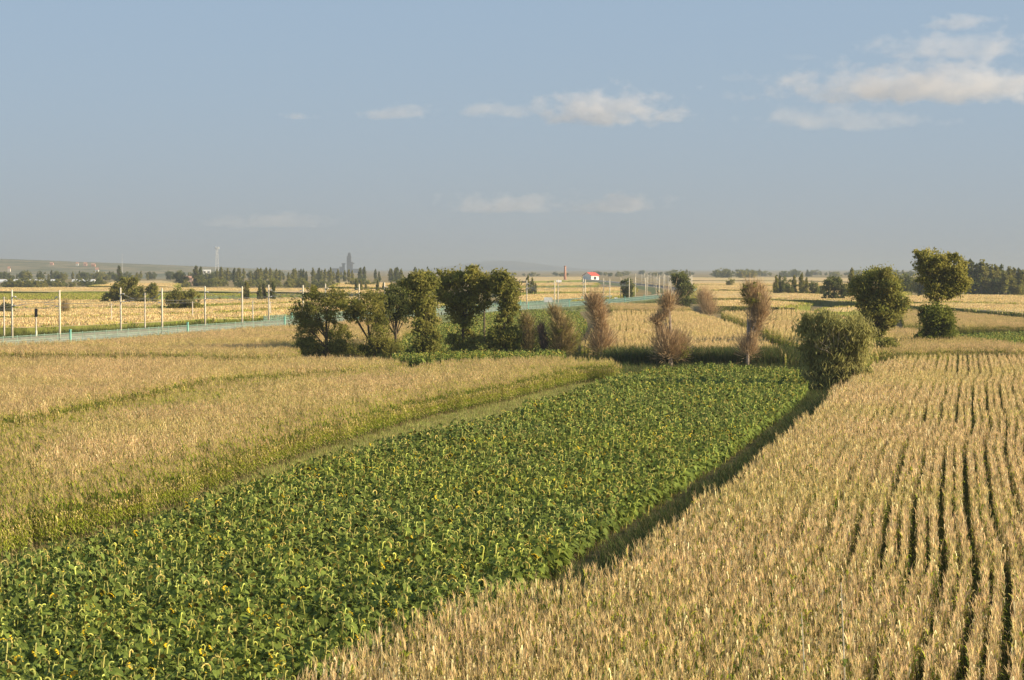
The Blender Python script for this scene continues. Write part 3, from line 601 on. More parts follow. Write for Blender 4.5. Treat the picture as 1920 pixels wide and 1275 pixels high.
tree("willow_tree", "leafy many-stemmed tree at the left end of the tree row", 612, 272, [(582, 550, 14, 13), (625, 563, 30, 24), (563, 588, 18, 24), (600, 590, 32, 26), (576, 630, 22, 28), (634, 635, 22, 26), (582, 652, 26, 16), (630, 652, 26, 16)], OLIVE, 5200, seed=11, droop=.3)
tree("willow_tree", "leaning tree with a gap below it, second of the row", 705, 274, [(690, 570, 28, 26), (662, 580, 15, 22), (702, 598, 20, 18), (708, 634, 22, 24), (726, 652, 24, 16), (690, 655, 18, 12)], OLIVE, 3600, seed=12, droop=.3, lean=-.8)
tree("willow_tree", "tree coloured dark for shade, between the leaning one and the tall ones", 742, 282, [(733, 573, 24, 30), (750, 548, 22, 20), (716, 590, 16, 18), (756, 585, 20, 22)], DARK, 2600, seed=13, droop=.3)  # shade among its neighbours is put into the darker leaf colours
tree("willow_tree", "broad dark green tree with low skirt in the middle of the row", 795, 268, [(785, 545, 28, 28), (792, 577, 26, 22), (778, 522, 14, 10), (800, 530, 18, 16), (797, 610, 22, 18), (800, 645, 24, 22), (790, 665, 26, 12)], OLIVE, 5000, seed=14, droop=.25)
tree("willow_tree", "tallest spreading tree of the row with a narrow waist", 868, 276, [(840, 528, 26, 18), (885, 524, 30, 18), (850, 556, 30, 24), (887, 565, 26, 26), (860, 585, 22, 18), (876, 600, 15, 13), (872, 645, 30, 22)], YEL, 5600, seed=15, droop=.25, fork=.45)
tree("willow_tree", "thin bare-stemmed tree squeezed behind the tallest tree", 908, 290, [(906, 536, 20, 17), (917, 528, 12, 10)], OLIVE, 1700, seed=16, fork=.6, trunk=.13)
tree("willow_tree", "upright bushy tree ending the green part of the row", 945, 274, [(943, 530, 22, 24), (955, 545, 19, 24), (952, 575, 18, 14), (945, 598, 13, 8), (930, 640, 20, 24), (955, 640, 20, 28)], OLIVE, 5000, seed=17, droop=.25, fork=.45)
bush("twiggy_bush", "narrow reddish bush touching the last green tree", 990, 276, [(987, 600, 14, 14), (990, 625, 15, 18), (990, 650, 16, 14)], BROLV, 31, 2200, ((0, 1, 2), 500, OLIVE))
bush("twiggy_bush", "slim dark brown stem clump between two wider bushes", 1020, 276, [(1014, 618, 8, 14), (1020, 645, 9, 18)], ((.13, .095, .08), (.22, .16, .13)), 32, 1400)
bush("twiggy_bush", "olive brown bush with forked bare top", 1050, 276, [(1040, 582, 14, 13), (1052, 612, 20, 18), (1056, 642, 27, 22)], BROLV, 33, 3600, ((1, 2), 800, OLIVE))
bush("twiggy_bush", "pinkish brown bush of three stacked tufts beside the corn rows", 1128, 272, [(1115, 562, 18, 16), (1122, 588, 19, 15), (1128, 612, 15, 11), (1128, 640, 25, 22)], BROWN, 34, 4600)
bush("twiggy_bush", "leaning brown bush with a wide skirt on a pale stump", 1258, 255, [(1252, 562, 18, 18), (1248, 585, 12, 10), (1230, 598, 14, 10), (1240, 618, 9, 10), (1250, 645, 26, 26), (1272, 648, 22, 24)], BROWN, 35, 5200, ((5,), 450, OLIVE), .2)
bush("twiggy_bush", "brown bush on a thin neck before the shaded corn edge", 1402, 255, [(1408, 548, 16, 22), (1428, 558, 14, 22), (1424, 585, 21, 22), (1420, 612, 13, 12), (1404, 650, 20, 22)], BROWN, 36, 4600, ((0,), 500, OLIVE), .2)
bush("twiggy_bush", "small far brown bush at the field corner", 1330, 500, [(1320, 553, 16, 14), (1329, 578, 19, 16)], BROWN, 37, 2600)
wil = tree("willow_tree", "grey green drooping willow with bare twigs showing, beside the striped corn", 1566, 200, [(1530, 615, 28, 24), (1570, 606, 38, 20), (1605, 628, 26, 28), (1540, 652, 33, 28), (1592, 657, 33, 33), (1524, 690, 20, 24), (1560, 700, 34, 32), (1598, 692, 24, 24), (1550, 724, 24, 16)], GREY, 8000, .34, .55, .26, .45, 41, bark=(.22, .18, .13))
wb = Vector(wil.location); m = MB(); random.seed(5)                     # pale dead limbs showing through the front of the crown
for tx, ty in ((1538, 642), (1526, 650), (1549, 624), (1574, 618), (1592, 636), (1560, 612), (1545, 655)):
    a_ = at_d(1568, 672, 199.6) - wb; t_ = at_d(tx, ty, 198.3) - wb; q_ = a_.lerp(t_, .5) + Vector((random.uniform(-.15, .15), -.25, random.uniform(.05, .3))); m.tube([a_, q_, t_], [.06, .04, .015], (.30, .25, .18), 5, False)
    for k in range(3): e_ = q_.lerp(t_, random.uniform(.2, .9)); m.tube([e_, e_ + Vector((random.uniform(-.5, .5), random.uniform(-.2, 0), random.uniform(.3, .7)))], [.02, .008], (.30, .25, .18), 4, False)
m.build("bare_branches", M_BARK, wil)
tree("shade_tree", "large dense round tree behind the willow", 1652, 292, [(1650, 533, 36, 30), (1614, 542, 19, 22), (1666, 572, 31, 28), (1630, 578, 25, 26), (1652, 603, 24, 16), (1640, 628, 15, 14)], OLIVE, 8200, .36, .2, .3, .3, 42)
tree("low_bush", "rounded olive bush at the corner of the striped field", 1662, 272, [(1662, 650, 22, 15), (1648, 662, 14, 10)], OLIVE, 1500, .3, .1, .06, .2, 43, cat="bush")
tree("shade_tree", "tall open-crowned tree standing clear against the sky", 1757, 300, [(1748, 490, 28, 20), (1785, 500, 26, 22), (1765, 520, 32, 22), (1800, 525, 15, 22), (1735, 508, 16, 20), (1755, 548, 18, 15), (1785, 543, 17, 14), (1722, 480, 8, 10)], YEL, 6800, .36, .2, .3, .58, 44)
tree("low_bush", "thick green bush wrapping the tall tree's trunk", 1757, 298, [(1752, 592, 31, 19), (1762, 615, 26, 22), (1735, 640, 21, 17), (1776, 643, 24, 18)], ((.135, .165, .030), (.21, .22, .046)), 5200, .36, .15, .1, .2, 45, cat="bush")
tree("leafy_tree", "dark green tree behind the middle corn field", 1280, 610, [(1275, 522, 15, 13), (1282, 546, 17, 15), (1280, 567, 16, 12)], DARK, 2400, .6, .15, .25, .2, 46)
tree("leafy_tree", "small round tree beside the railway fence", 1177, 770, [(1177, 536, 11, 10), (1177, 550, 9, 10)], DARK, 1000, .7, .1, .25, .2, 47)
tree("leafy_tree", "bluish bushy tree left of the large round one", 1567, 720, [(1560, 531, 16, 14), (1571, 548, 19, 16), (1556, 560, 14, 9)], DARK, 2200, .7, .15, .3, .15, 48)
tree("leafy_tree", "wide shrubby tree across the railway behind the poles", 238, 650, [(243, 528, 13, 13), (248, 553, 19, 18), (228, 545, 18, 14), (205, 564, 16, 11), (256, 568, 17, 8)], OLIVE, 3600, .6, .2, .25, .2, 49)
tree("leafy_tree", "small pointed tree beside the wide shrubby one", 286, 650, [(287, 545, 9, 16), (283, 568, 15, 9)], OLIVE, 1200, .6, .2, .2, .2, 50)
tree("leafy_tree", "rounded green shrub tree near the railway poles", 345, 540, [(333, 563, 19, 21), (320, 583, 18, 9), (359, 562, 13, 22), (364, 582, 17, 10)], OLIVE, 3200, .5, .2, .22, .2, 51)
bush("twiggy_bush", "thin brown shrub behind the railway signal", 122, 500, [(122, 574, 8, 14), (123, 590, 14, 8)], BROLV, 52, 1400, ((1,), 250, OLIVE))
tree("leafy_tree", "dark shrub cut by the left picture edge", 8, 500, [(6, 585, 20, 14), (22, 592, 12, 8)], DARK, 1400, .5, .15, .2, .2, 53)

# background trees: a few kinds, each tree its own object
def proto_tree(kind, seed):
    r = random.Random(seed)
    if kind == "poplar": lobes = [(r.uniform(-.03, .03), 0, z, w, w, .13) for z, w in ((.25, .10), (.42, .125), (.58, .115), (.74, .09), (.88, .05))]; n, s = 1100, .06
    elif kind == "round": lobes = [(0, 0, .62, .38, .36, .34), (.2, .05, .45, .3, .3, .28), (-.22, 0, .42, .28, .28, .3)]; n, s = 1000, .075
    else: lobes = [(0, 0, .5, .6, .5, .4), (.5, .1, .35, .5, .4, .32), (-.5, 0, .38, .45, .4, .33)]; n, s = 900, .10
    lobes = [(x, y, z * r.uniform(.95, 1.04), a * r.uniform(.85, 1.15), b, c) for x, y, z, a, b, c in lobes]
    cr = crown_mesh("crown", lobes, n, s, r.choice((DARK, OLIVE, DARK)), .2, seed, .055 if kind == "poplar" else .09)
    return limbs(lobes, .02, seed, (.14, .12, .09), .3).mesh("trunk", M_BARK), cr
KIND = {k: [proto_tree(k, 60 + i * 7 + j) for j in range(3)] for i, k in enumerate(("poplar", "round", "shrub"))}
NAMES = {"poplar": "poplar_tree", "round": "leafy_tree", "shrub": "low_bush"}
def bg_tree(kind, x, yt, d, label, group, wide=1.0):
    b = at_d(x, 560, d); h = at_d(x, yt, d).z; o = empty(NAMES[kind], (b.x, d, 0), random.uniform(0, 6.28))
    o.scale = (h * wide, h * wide, h); tag(o, label, "bush" if kind == "shrub" else "tree", group)
    t, c = random.choice(KIND[kind]); kid("trunk", t, o); kid("crown", c, o); return o
random.seed(99)
for i, (x, yt) in enumerate(((1820, 489), (1832, 497), (1841, 487), (1849, 494), (1858, 496), (1867, 497), (1876, 499), (1884, 508), (1892, 500), (1901, 503), (1911, 505), (1919, 506))):
    bg_tree("poplar", x, yt, 960 + random.uniform(-15, 15), "poplar of the tall dark row at the edge of the tan field", "dark poplar row behind the tan field", 1.15)
for i, (x, yt) in enumerate(((1828, 520), (1845, 522), (1862, 520), (1874, 523), (1896, 525), (1913, 524))):
    bg_tree("shrub", x, yt, 955, "dark undergrowth bush at the foot of the poplar row", "bushes under the dark poplar row", .8)
for x, yt in ((1697, 512), (1710, 515), (1722, 512), (1735, 520)):
    bg_tree("round", x, yt, 930 + random.uniform(-10, 20), "dim tree between the round tree and the tall one", "dim trees behind the two shade trees", .9)
for x, yt in ((1455, 517), (1462, 518), (1489, 516), (1503, 512), (1512, 520), (1597, 502)):
    bg_tree("poplar", x, yt, 880 + random.uniform(-10, 10), "thin pale poplar in the sparse row across the far field", "sparse thin poplars across the far field", .8)
for x, yt in ((1472, 518), (1527, 524), (1481, 530), (1541, 532)):
    bg_tree("round", x, yt, 880 + random.uniform(-10, 10), "small leafy tree among the thin poplars", "small trees among the thin poplars", .62)
bg_tree("round", 1368, 521, 1300, "lone small tree in the pale far fields", None, .8)
for x, yt in ((462, 527), (487, 536), (495, 533), (512, 531)):
    bg_tree("poplar", x, yt, 700 + random.uniform(-8, 8), "narrow poplar by the railway poles in the tan field", "poplars standing in the field across the railway", .9)
for x in (387, 412): bg_tree("shrub", x, 556, 830, "small grey shrub on the tan field across the railway", "small shrubs across the railway", .9)
bg_tree("shrub", 527, 553, 760, "low grey shrub beside the narrow poplars", None, 1.0)
for x, yt in ((668, 524), (677, 525), (686, 529), (708, 526), (719, 530), (734, 528), (741, 531), (746, 524), (755, 528), (770, 514), (787, 505), (778, 508)):
    bg_tree("poplar", x, yt, 980 + random.uniform(-30, 30), "small poplar peeping over the row of near trees", "poplars peeping over the tree row", .75)
for x, yt in ((990, 516), (998, 520), (1004, 530)):
    bg_tree("poplar", x, yt, 900 + random.uniform(-10, 10), "thin poplar right of the tree row by the railway", "thin poplars by the railway", .7)
for x in (1028, 1035, 1068): bg_tree("round", x, 527, 1700, "little tree near the brick chimney", "little trees near the chimney", 1.0)
for x, yt in ((1345, 505), (1355, 502), (1366, 505), (1390, 505), (1400, 504), (1410, 506)):
    bg_tree("round", x, yt, 2400 + random.uniform(-60, 60), "big hazy tree of the clump on the horizon", "hazy clump of trees on the horizon", 1.0)
for k in range(105):                                                        # belt below the left hill
    x = random.uniform(-5, 640); d = random.uniform(1950, 2400); bg_tree(random.choice(("poplar", "round", "round")), x, random.uniform(505, 513) if x > 250 else random.uniform(507, 515), d, "hazy tree in the belt below the hill", "tree belt below the hill", 1.0)
for k in range(85):
    x = random.choice((random.uniform(-5, 190), random.uniform(330, 640), random.uniform(560, 800))); bg_tree("shrub", x, random.uniform(520, 530), random.uniform(1330, 1500), "rounded bush in front of the hazy tree belt", "bushes in front of the tree belt", .9)
for k in range(75):
    x = random.uniform(400, 810); bg_tree("poplar", x, random.uniform(501, 511), random.uniform(1600, 2000), "upright poplar in the belt below the grey tower", "poplar belt below the grey tower", .9)
for x, yt, kk in ((368, 500, "poplar"), (376, 502, "poplar"), (224, 500, "poplar"), (338, 507, "round"), (405, 520, "round"), (420, 523, "round"), (475, 524, "round"), (503, 525, "round")):
    bg_tree(kk, x, yt, 1500 + random.uniform(-40, 40), "darker tree standing out of the left tree belt", "darker trees of the belt", 1.2 if kk == "poplar" else 1.0)
for x in (380, 386, 391, 397): bg_tree('round', x, 511, 1850, 'tree hiding the lower part of the white gables', 'trees below the white gables', .9)
for k in range(120):
    x = random.uniform(1110, 1925); bg_tree(random.choice(("round", "round", "poplar", "shrub")), x, random.uniform(504.5, 511), random.uniform(2900, 4200), "distant hazy tree along the horizon", "distant trees along the horizon", 1.3)
for k in range(24):
    x = random.uniform(800, 1110); bg_tree("round", x, random.uniform(509, 513), random.uniform(2900, 4000), "tiny hazy tree below the mountain", "tiny trees below the mountain", 1.4)

# ------------------------------------------------------------------ railway
PATH = [(-140, 60), (-116, 160), (-95, 240), (-72, 322), (-62.5, 359), (-53, 392), (-44, 428), (-22, 510), (8, 610), (34, 720), (62, 870), (82, 1030), (90, 1250), (86, 1600), (72, 2200), (50, 3000)]
def catmull(P, step):
    out = []; P = [np.array(p, float) for p in P]
    for i in range(len(P) - 1):
        p0, p1, p2, p3 = P[max(i - 1, 0)], P[i], P[i + 1], P[min(i + 2, len(P) - 1)]; k = max(2, int(np.linalg.norm(p2 - p1) / step))
        for j in range(k):
            t = j / k; out.append(.5 * ((2 * p1) + (-p0 + p2) * t + (2 * p0 - 5 * p1 + 4 * p2 - p3) * t * t + (-p0 + 3 * p1 - 3 * p2 + p3) * t ** 3))
    out.append(P[-1]); return np.array(out)
CL = catmull(PATH, 1.0); SEG = np.r_[0, np.cumsum(np.hypot(*np.diff(CL, axis=0).T))]
def along(s, off=0.0):
    """a point at arc length s, off metres to the viewer's side of the line, and the line's heading"""
    x, y = np.interp(s, SEG, CL[:, 0]), np.interp(s, SEG, CL[:, 1]); x2, y2 = np.interp(s + 1, SEG, CL[:, 0]), np.interp(s + 1, SEG, CL[:, 1]); t = np.array([x2 - x, y2 - y]); t /= np.linalg.norm(t)
    return x + t[1] * off, y - t[0] * off, math.atan2(t[1], t[0])
def s_at_y(Y): return float(np.interp(Y, CL[:, 1], SEG))
def sweep(name, prof, cols, s0, s1, step, mat, label, cat=None):
    m = MB(); S = np.arange(s0, s1, step); ring = [[(*along(s, o)[:2], z) for o, z in prof] for s in S]
    for a, b in zip(ring[:-1], ring[1:]):
        for i in range(len(prof) - 1): m.poly([a[i], b[i], b[i + 1], a[i + 1]], cols[i])
    o = m.build(name, mat); return tag(o, label, cat, None, "structure")
EZ = 1.1
dirt, bal, grs = (.22, .185, .115), (.26, .25, .22), (.15, .17, .07)
sweep("railway_embankment", [(15, -.05), (7.4, EZ), (4.2, EZ + .02), (2.0, EZ + .03), (0, EZ), (-2.0, EZ + .03), (-4.2, EZ + .02), (-7.4, EZ), (-15, -.05)], [grs, dirt, bal, bal, bal, bal, dirt, grs], 0, SEG[-1] - 2, 6, M_EARTH, "low earth embankment carrying the railway")
for k, off in enumerate((2.1, -2.1)):
    sweep("ballast_path", [(off + 1.7, EZ + .02), (off + 1.25, EZ + .36), (off - 1.25, EZ + .36), (off - 1.7, EZ + .02)], [bal] * 3, 0, SEG[-1] - 2, 6, M_EARTH, ("near", "far")[k] + " track's bed of grey crushed stone")
    o = empty("railway_track"); tag(o, ("nearer", "farther")[k] + " of the two steel railway tracks on the embankment", "railway track")
    for g_ in (-.72, .72):
        m = MB(); S = np.arange(s_at_y(200), s_at_y(1500), 8); a = off + g_
        ring = [[(*along(s, a + q)[:2], z) for q, z in ((.05, EZ + .37), (.05, EZ + .52), (-.05, EZ + .52), (-.05, EZ + .37))] for s in S]
        for p, q in zip(ring[:-1], ring[1:]):
            for i in range(3): m.poly([p[i], q[i], q[i + 1], p[i + 1]], (.20, .15, .12))
        m.build("rail", M_SOLID, o)
# fence of narrow green bars
TEAL, TEALP = (.28, .40, .33), (.22, .50, .42)
fp = MB(); PW = 4.0
for k in range(28): fp.box((-PW / 2 + (k + .5) * PW / 28, 0, .72), (.024, .024, 1.3), TEAL)
for z in (.15, .75, 1.35): fp.box((0, 0, z), (PW - .08, .035, .035), TEAL)
FP_ME = fp.mesh("panel", M_SOLID); ps = MB(); ps.box((0, 0, .72), (.08, .08, 1.44), TEAL); ps.box((0, 0, 1.46), (.11, .11, .05), TEAL); PS_ME = ps.mesh("post", M_SOLID)
pt = MB(); pt.box((0, 0, .9), (.26, .26, 1.8), TEALP); pt.box((0, 0, 1.84), (.32, .32, .1), TEALP); PT_ME = pt.mesh("gate_post", M_SOLID)
for off, y0, y1, lab in ((7.0, 262, 1040, "long green barred fence on the viewer's side of the railway"), (-7.0, 430, 760, "green barred fence on the far side of the railway")):
    o = empty("railway_fence", (*along(s_at_y(y0), off)[:2], EZ)); tag(o, lab, "fence", "railway fences"); base = Vector(o.location)
    for i, s in enumerate(np.arange(s_at_y(y0), s_at_y(y1), PW)):
        x, y, a = along(s + PW / 2, off); kid("panel", FP_ME, o, Matrix.Translation(Vector((x, y, EZ)) - base) @ Matrix.Rotation(a, 4, 'Z'))
        x, y, a = along(s, off); kid("post", PT_ME if i % 11 == 4 else PS_ME, o, Matrix.Translation(Vector((x, y, EZ)) - base) @ Matrix.Rotation(a, 4, 'Z'))
# catenary poles
def pole_meshes(h=7.7):
    p = MB(); p.tube([(0, 0, -.3), (0, 0, h * .5), (0, 0, h)], [.17, .15, .125], (.62, .55, .43), 10); p.box((0, 0, .12), (.6, .6, .3), (.5, .48, .42))
    a = MB(); a.tube([(.15, 0, 5.3), (2.6, 0, 5.6)], .035, (.40, .40, .38), 6); a.tube([(.15, 0, 6.7), (2.5, 0, 5.75)], .03, (.40, .40, .38), 6); a.tube([(1.0, 0, 5.4), (2.9, 0, 4.9)], .025, (.40, .40, .38), 6)
    i = MB()
    for z in (5.32, 6.66):
        for k in range(3): i.tube([(.30 + k * .13, 0, z - .02), (.36 + k * .13, 0, z - .01), (.42 + k * .13, 0, z)], [.05, .11, .05], (.80, .79, .74), 8)
    return p.mesh("post", M_CONC, True), a.mesh("bracket_arm", M_SOLID), i.mesh("insulator", M_SOLID, True)
POLE = pole_meshes()
ORD = ["first", "second", "third", "fourth", "fifth", "sixth", "seventh", "eighth", "ninth", "tenth", "eleventh", "twelfth", "thirteenth", "fourteenth", "fifteenth", "sixteenth", "seventeenth", "eighteenth", "nineteenth", "twentieth"]
def pole(x, y, heading, side, label, k=1.0):
    o = empty("catenary_pole", (x, y, EZ), heading + (math.pi / 2 if side > 0 else -math.pi / 2)); o.scale = (k, k, k)
    tag(o, label, "pole", "catenary poles along the railway"); kid("post", POLE[0], o); arm = kid("bracket_arm", POLE[1], o); kid("insulator", POLE[2], arm)
POS = {4.9: [], -4.9: []}
for off, pxs, first in ((4.9, [(113, 316), (303, 356), (455, 385), (569, 421), (673, 455)], "viewer's side"), (-4.9, [(23, 330), (225, 362), (385, 396), (503, 428), (610, 462)], "far side")):
    ss = []
    for x, d in pxs:                                                      # where this row's offset line crosses that image column
        S = np.arange(s_at_y(d - 60), s_at_y(d + 60), .5); q = np.array([along(s, off)[:2] for s in S]); c = CX + FPX * q[:, 0] / q[:, 1]; ss.append(float(S[np.argmin(abs(c - x))]))
    ss = [ss[0] - 34] + ss; s = ss[-1] + 40
    while s < s_at_y(1500): ss.append(s); s += 40 if s < s_at_y(1000) else 55
    for i, s in enumerate(ss):
        x, y, a = along(s, off); POS[off].append((x, y)); pole(x, y, a, 1 if off > 0 else -1, "%s tall concrete catenary pole on the railway's %s, counted from the left" % (ORD[i] if i < 20 else "a distant", first) if i < 20 else "distant catenary pole where the railway bends away")
for off, w in POS.items():                                                  # contact and carrier wires, sagging between poles
    for z, r_, lab in ((4.95, .018, "contact"), (5.95, .022, "carrier")):
        m = MB(); sgn = -1 if off > 0 else 1
        for (x1, y1), (x2, y2) in zip(w[:-1], w[1:]):
            t = np.array([x2 - x1, y2 - y1]); t /= np.linalg.norm(t); nx, ny = t[1] * sgn * 2.8, -t[0] * sgn * 2.8
            m.tube([(x1 + nx + (x2 - x1) * u, y1 + ny + (y2 - y1) * u, EZ + z - (.6 * 4 * u * (1 - u) if lab == "carrier" else 0)) for u in (0, .25, .5, .75, 1)], r_, (.12, .12, .12), 4, False)
        tag(m.build("overhead_wire", M_SOLID), "%s %s wire strung along the poles of the railway's %s" % ("thin" if lab == "contact" else "sagging", lab, "viewer's side" if off > 0 else "far side"), "wire")
for i, (x, yt, yb, d) in enumerate(((209, 568, 606, 425), (361, 565, 600, 455), (507, 565, 595, 480), (272, 549, 612, 392), (474, 564, 602, 440), (8, 556, 625, 365))):
    b = at_d(x, yb, d); t = at_d(x, yt, d); o = empty("line_post", (b.x, d, 0)); tag(o, "%s thin pale post from the left behind the catenary poles" % ORD[[1, 3, 5, 2, 4, 0][i]], "post", "thin posts behind the railway")
    m = MB(); m.tube([(0, 0, -.2), (0, 0, t.z)], [.14, .10], (.56, .50, .42), 8); m.build("post", M_CONC, o); m = MB(); m.box((0, 0, t.z - .25), (.9, .08, .1), (.45, .42, .36)); m.build("crossbar", M_SOLID, o)
# signal
x, y, a = along(s_at_y(326), -2.0 - 6.2); b = at_d(68, 632, 330); o = empty("railway_signal", (b.x, 330, EZ)); tag(o, "railway signal with black head on a white-footed mast", "signal")
m = MB(); m.tube([(0, 0, 0), (0, 0, 1.35)], .15, (.80, .77, .62), 10); m.build("mast_foot", M_SOLID, o); m = MB(); m.tube([(0, 0, 1.35), (0, 0, 3.6)], .10, (.58, .54, .44), 10); m.build("mast", M_SOLID, o)
m = MB(); m.box((0, 0, 4.1), (.42, .22, 1.25), (.02, .02, .022)); m.tube([(0, 0, 4.74), (0, 0, 4.95)], .06, (.1, .1, .1), 6); h_ = m.build("signal_head", M_SOLID, o)
for z in (3.75, 4.1, 4.45): m = MB(); m.tube([(0, -.11, z), (0, -.22, z)], .13, (.035, .035, .04), 10); m.build("lamp_hood", M_SOLID, h_)
# signs by the fence
for x, yc, w, hh, d, lab in ((1028, 562, 16, 9, 592, "blank white board standing before the green fence"), (1155, 561, 6, 7, 690, "small white box at the green fence")):
    c = at_d(x, yc, d); s_ = d / FPX; o = empty("white_sign", (c.x, d, 0)); tag(o, lab, "sign"); m = MB(); m.box((0, 0, c.z), (w * s_, .12, hh * s_), (.82, .82, .80)); m.build("board", M_SOLID, o)
    for q in (-.35, .35): m = MB(); m.box((q * w * s_, .12, c.z / 2), (.1, .1, c.z), (.4, .4, .38)); m.build("leg", M_SOLID, o)
# spoil heap and dirt lane beside the fence
def mound(X, Y): u = ((X - 33) / 9) ** 2 + ((Y - 655) / 7) ** 2; return 1.7 * np.exp(-u) * (1 + .25 * vnoise(X / 2, Y / 2, 8)) - .15
m = MB(); gx_, gy_ = np.linspace(16, 52, 30), np.linspace(640, 670, 16)
for i in range(29):
    for j in range(15):
        q = [(gx_[i + a_], gy_[j + b_]) for a_, b_ in ((0, 0), (1, 0), (1, 1), (0, 1))]; m.poly([(p, r_, float(mound(p, r_))) for p, r_ in q], jc((.19, .15, .11), .15))
tag(m.build("dirt_mound", M_EARTH), "brown heap of dug earth before the green fence", "dirt heap")

verge = [along(s, -8.0)[:2] for s in np.arange(s_at_y(285), s_at_y(560), 12)] + [along(s, -17.0)[:2] for s in np.arange(s_at_y(285), s_at_y(560), 12)][::-1]
grass(verge, 1.6, 0, 6, "green weedy verge behind the railway", 2.0, 20)
verge = [along(s, 8.0)[:2] for s in np.arange(s_at_y(270), s_at_y(900), 12)] + [along(s, 14.0)[:2] for s in np.arange(s_at_y(270), s_at_y(900), 12)][::-1]
grass(verge, .5, 0, 6, "rough grass along the near foot of the railway bank", 1.5, 20)
# ------------------------------------------------------------------ far buildings
def house(name, label, x, yb, w, hh, d, wall, roof, red=True, door=True, windows=2, depth=.7, rz=0.0):
    b = at_d(x, yb, d); s_ = d / FPX; W, H = w * s_, hh * s_; D = W * depth; o = empty(name, (b.x, d, 0), rz); tag(o, label, "house"); z0 = max(0, b.z); hw = z0 + H * .58; e_ = .06 * W
    m = MB(); m.box((0, 0, hw / 2), (W, D, hw), wall)
    for sx in (-1, 1): m.poly([(sx * W / 2, -D / 2, hw), (sx * W / 2, D / 2, hw), (sx * W / 2, 0, z0 + H)], wall)
    m.build("wall", M_SOLID, o); m = MB(); zt = z0 + H; t_ = .25
    for sy in (-1, 1): m.poly([(-W / 2 - e_, sy * (D / 2 + e_), hw - .1), (W / 2 + e_, sy * (D / 2 + e_), hw - .1), (W / 2 + e_, 0, zt + t_), (-W / 2 - e_, 0, zt + t_)][::(1 if sy < 0 else -1)], roof)
    for sy in (-1, 1): m.poly([(-W / 2 - e_, sy * (D / 2 + e_), hw - .1 - t_), (W / 2 + e_, sy * (D / 2 + e_), hw - .1 - t_), (W / 2 + e_, sy * (D / 2 + e_), hw - .1), (-W / 2 - e_, sy * (D / 2 + e_), hw - .1)], roof)
    r_ = m.build("roof", M_SOLID, o)
    if red: m = MB(); m.box((W * .25, D * .15, zt + .1), (W * .07, W * .07, H * .25), (.45, .2, .15)); m.build("chimney", M_SOLID, r_)
    if door: m = MB(); m.box((0, -D / 2 - .03, z0 + H * .2), (W * .34, .1, H * .42), (.05, .05, .06)); m.build("door", M_SOLID, o)
    for k in range(windows):
        xx = (-.38 + .76 * k / max(1, windows - 1)) * W; wo = MB(); wo.box((xx, -D / 2 - .04, z0 + H * .36), (W * .13, .1, H * .2), (.75, .75, .72)); f_ = wo.build("window", M_SOLID, o); wo = MB(); wo.box((xx, -D / 2 - .1, z0 + H * .36), (W * .1, .05, H * .16), (.06, .08, .1)); wo.build("pane", M_SOLID, f_)
    return o
house("white_house", "white house with a red roof and dark arch on the horizon", 1108, 524, 26, 13, 2300, (.80, .78, .74), (.55, .09, .06), rz=.95)
house("white_shed", "small white shed near the foot of the brick chimney", 1048, 531, 9, 5, 1750, (.78, .76, .72), (.7, .68, .66), False, True, 0)
house("pale_house", "pale house left of the pair of belt poplars", 353, 526, 18, 8, 1560, (.55, .38, .30), (.52, .30, .22), False, True, 2)
house("white_house", "nearer of two white gables above the tree belt", 384, 511, 7, 5, 1950, (.82, .80, .76), (.75, .74, .70), False, True, 0)
house("white_house", "second white gable above the tree belt", 392, 511, 6, 5, 1960, (.82, .80, .76), (.75, .74, .70), False, True, 0)
for i, (x, yt, wid, col, lab) in enumerate(((97, 491, 6, (.6, .35, .28), "pinkish hut first along the hill crest"), (145, 491, 5, (.7, .68, .62), "pale hut second along the hill crest"), (160, 491, 6, (.6, .38, .3), "reddish hut third along the hill crest"), (175, 493, 7, (.58, .32, .22), "brick hut fourth along the hill crest"), (182, 501, 6, (.82, .8, .76), "white hut on the hill slope"), (17, 499, 5, (.7, .6, .5), "pale hut low on the hill's left end"))):
    d = 3500 if i < 4 else 3000; zt = at_d(x, yt, d); X_ = zt.x; zg = float(hillz(np.array([[X_]]), np.array([[float(d)]]))[0, 0]); W = wid * d / FPX; o = empty("hill_hut", (X_, d, zg - .5)); tag(o, lab, "hut")
    H = max(3.0, zt.z - zg); m = MB(); m.box((0, 0, H * .3), (W, W * .8, H * .6 + .6), col); m.build("wall", M_SOLID, o); m = MB()
    for sy in (-1, 1): m.poly([(-W * .55, sy * W * .45, H * .62), (W * .55, sy * W * .45, H * .62), (W * .55, 0, H), (-W * .55, 0, H)], (.5, .3, .22))
    m.build("roof", M_SOLID, o)
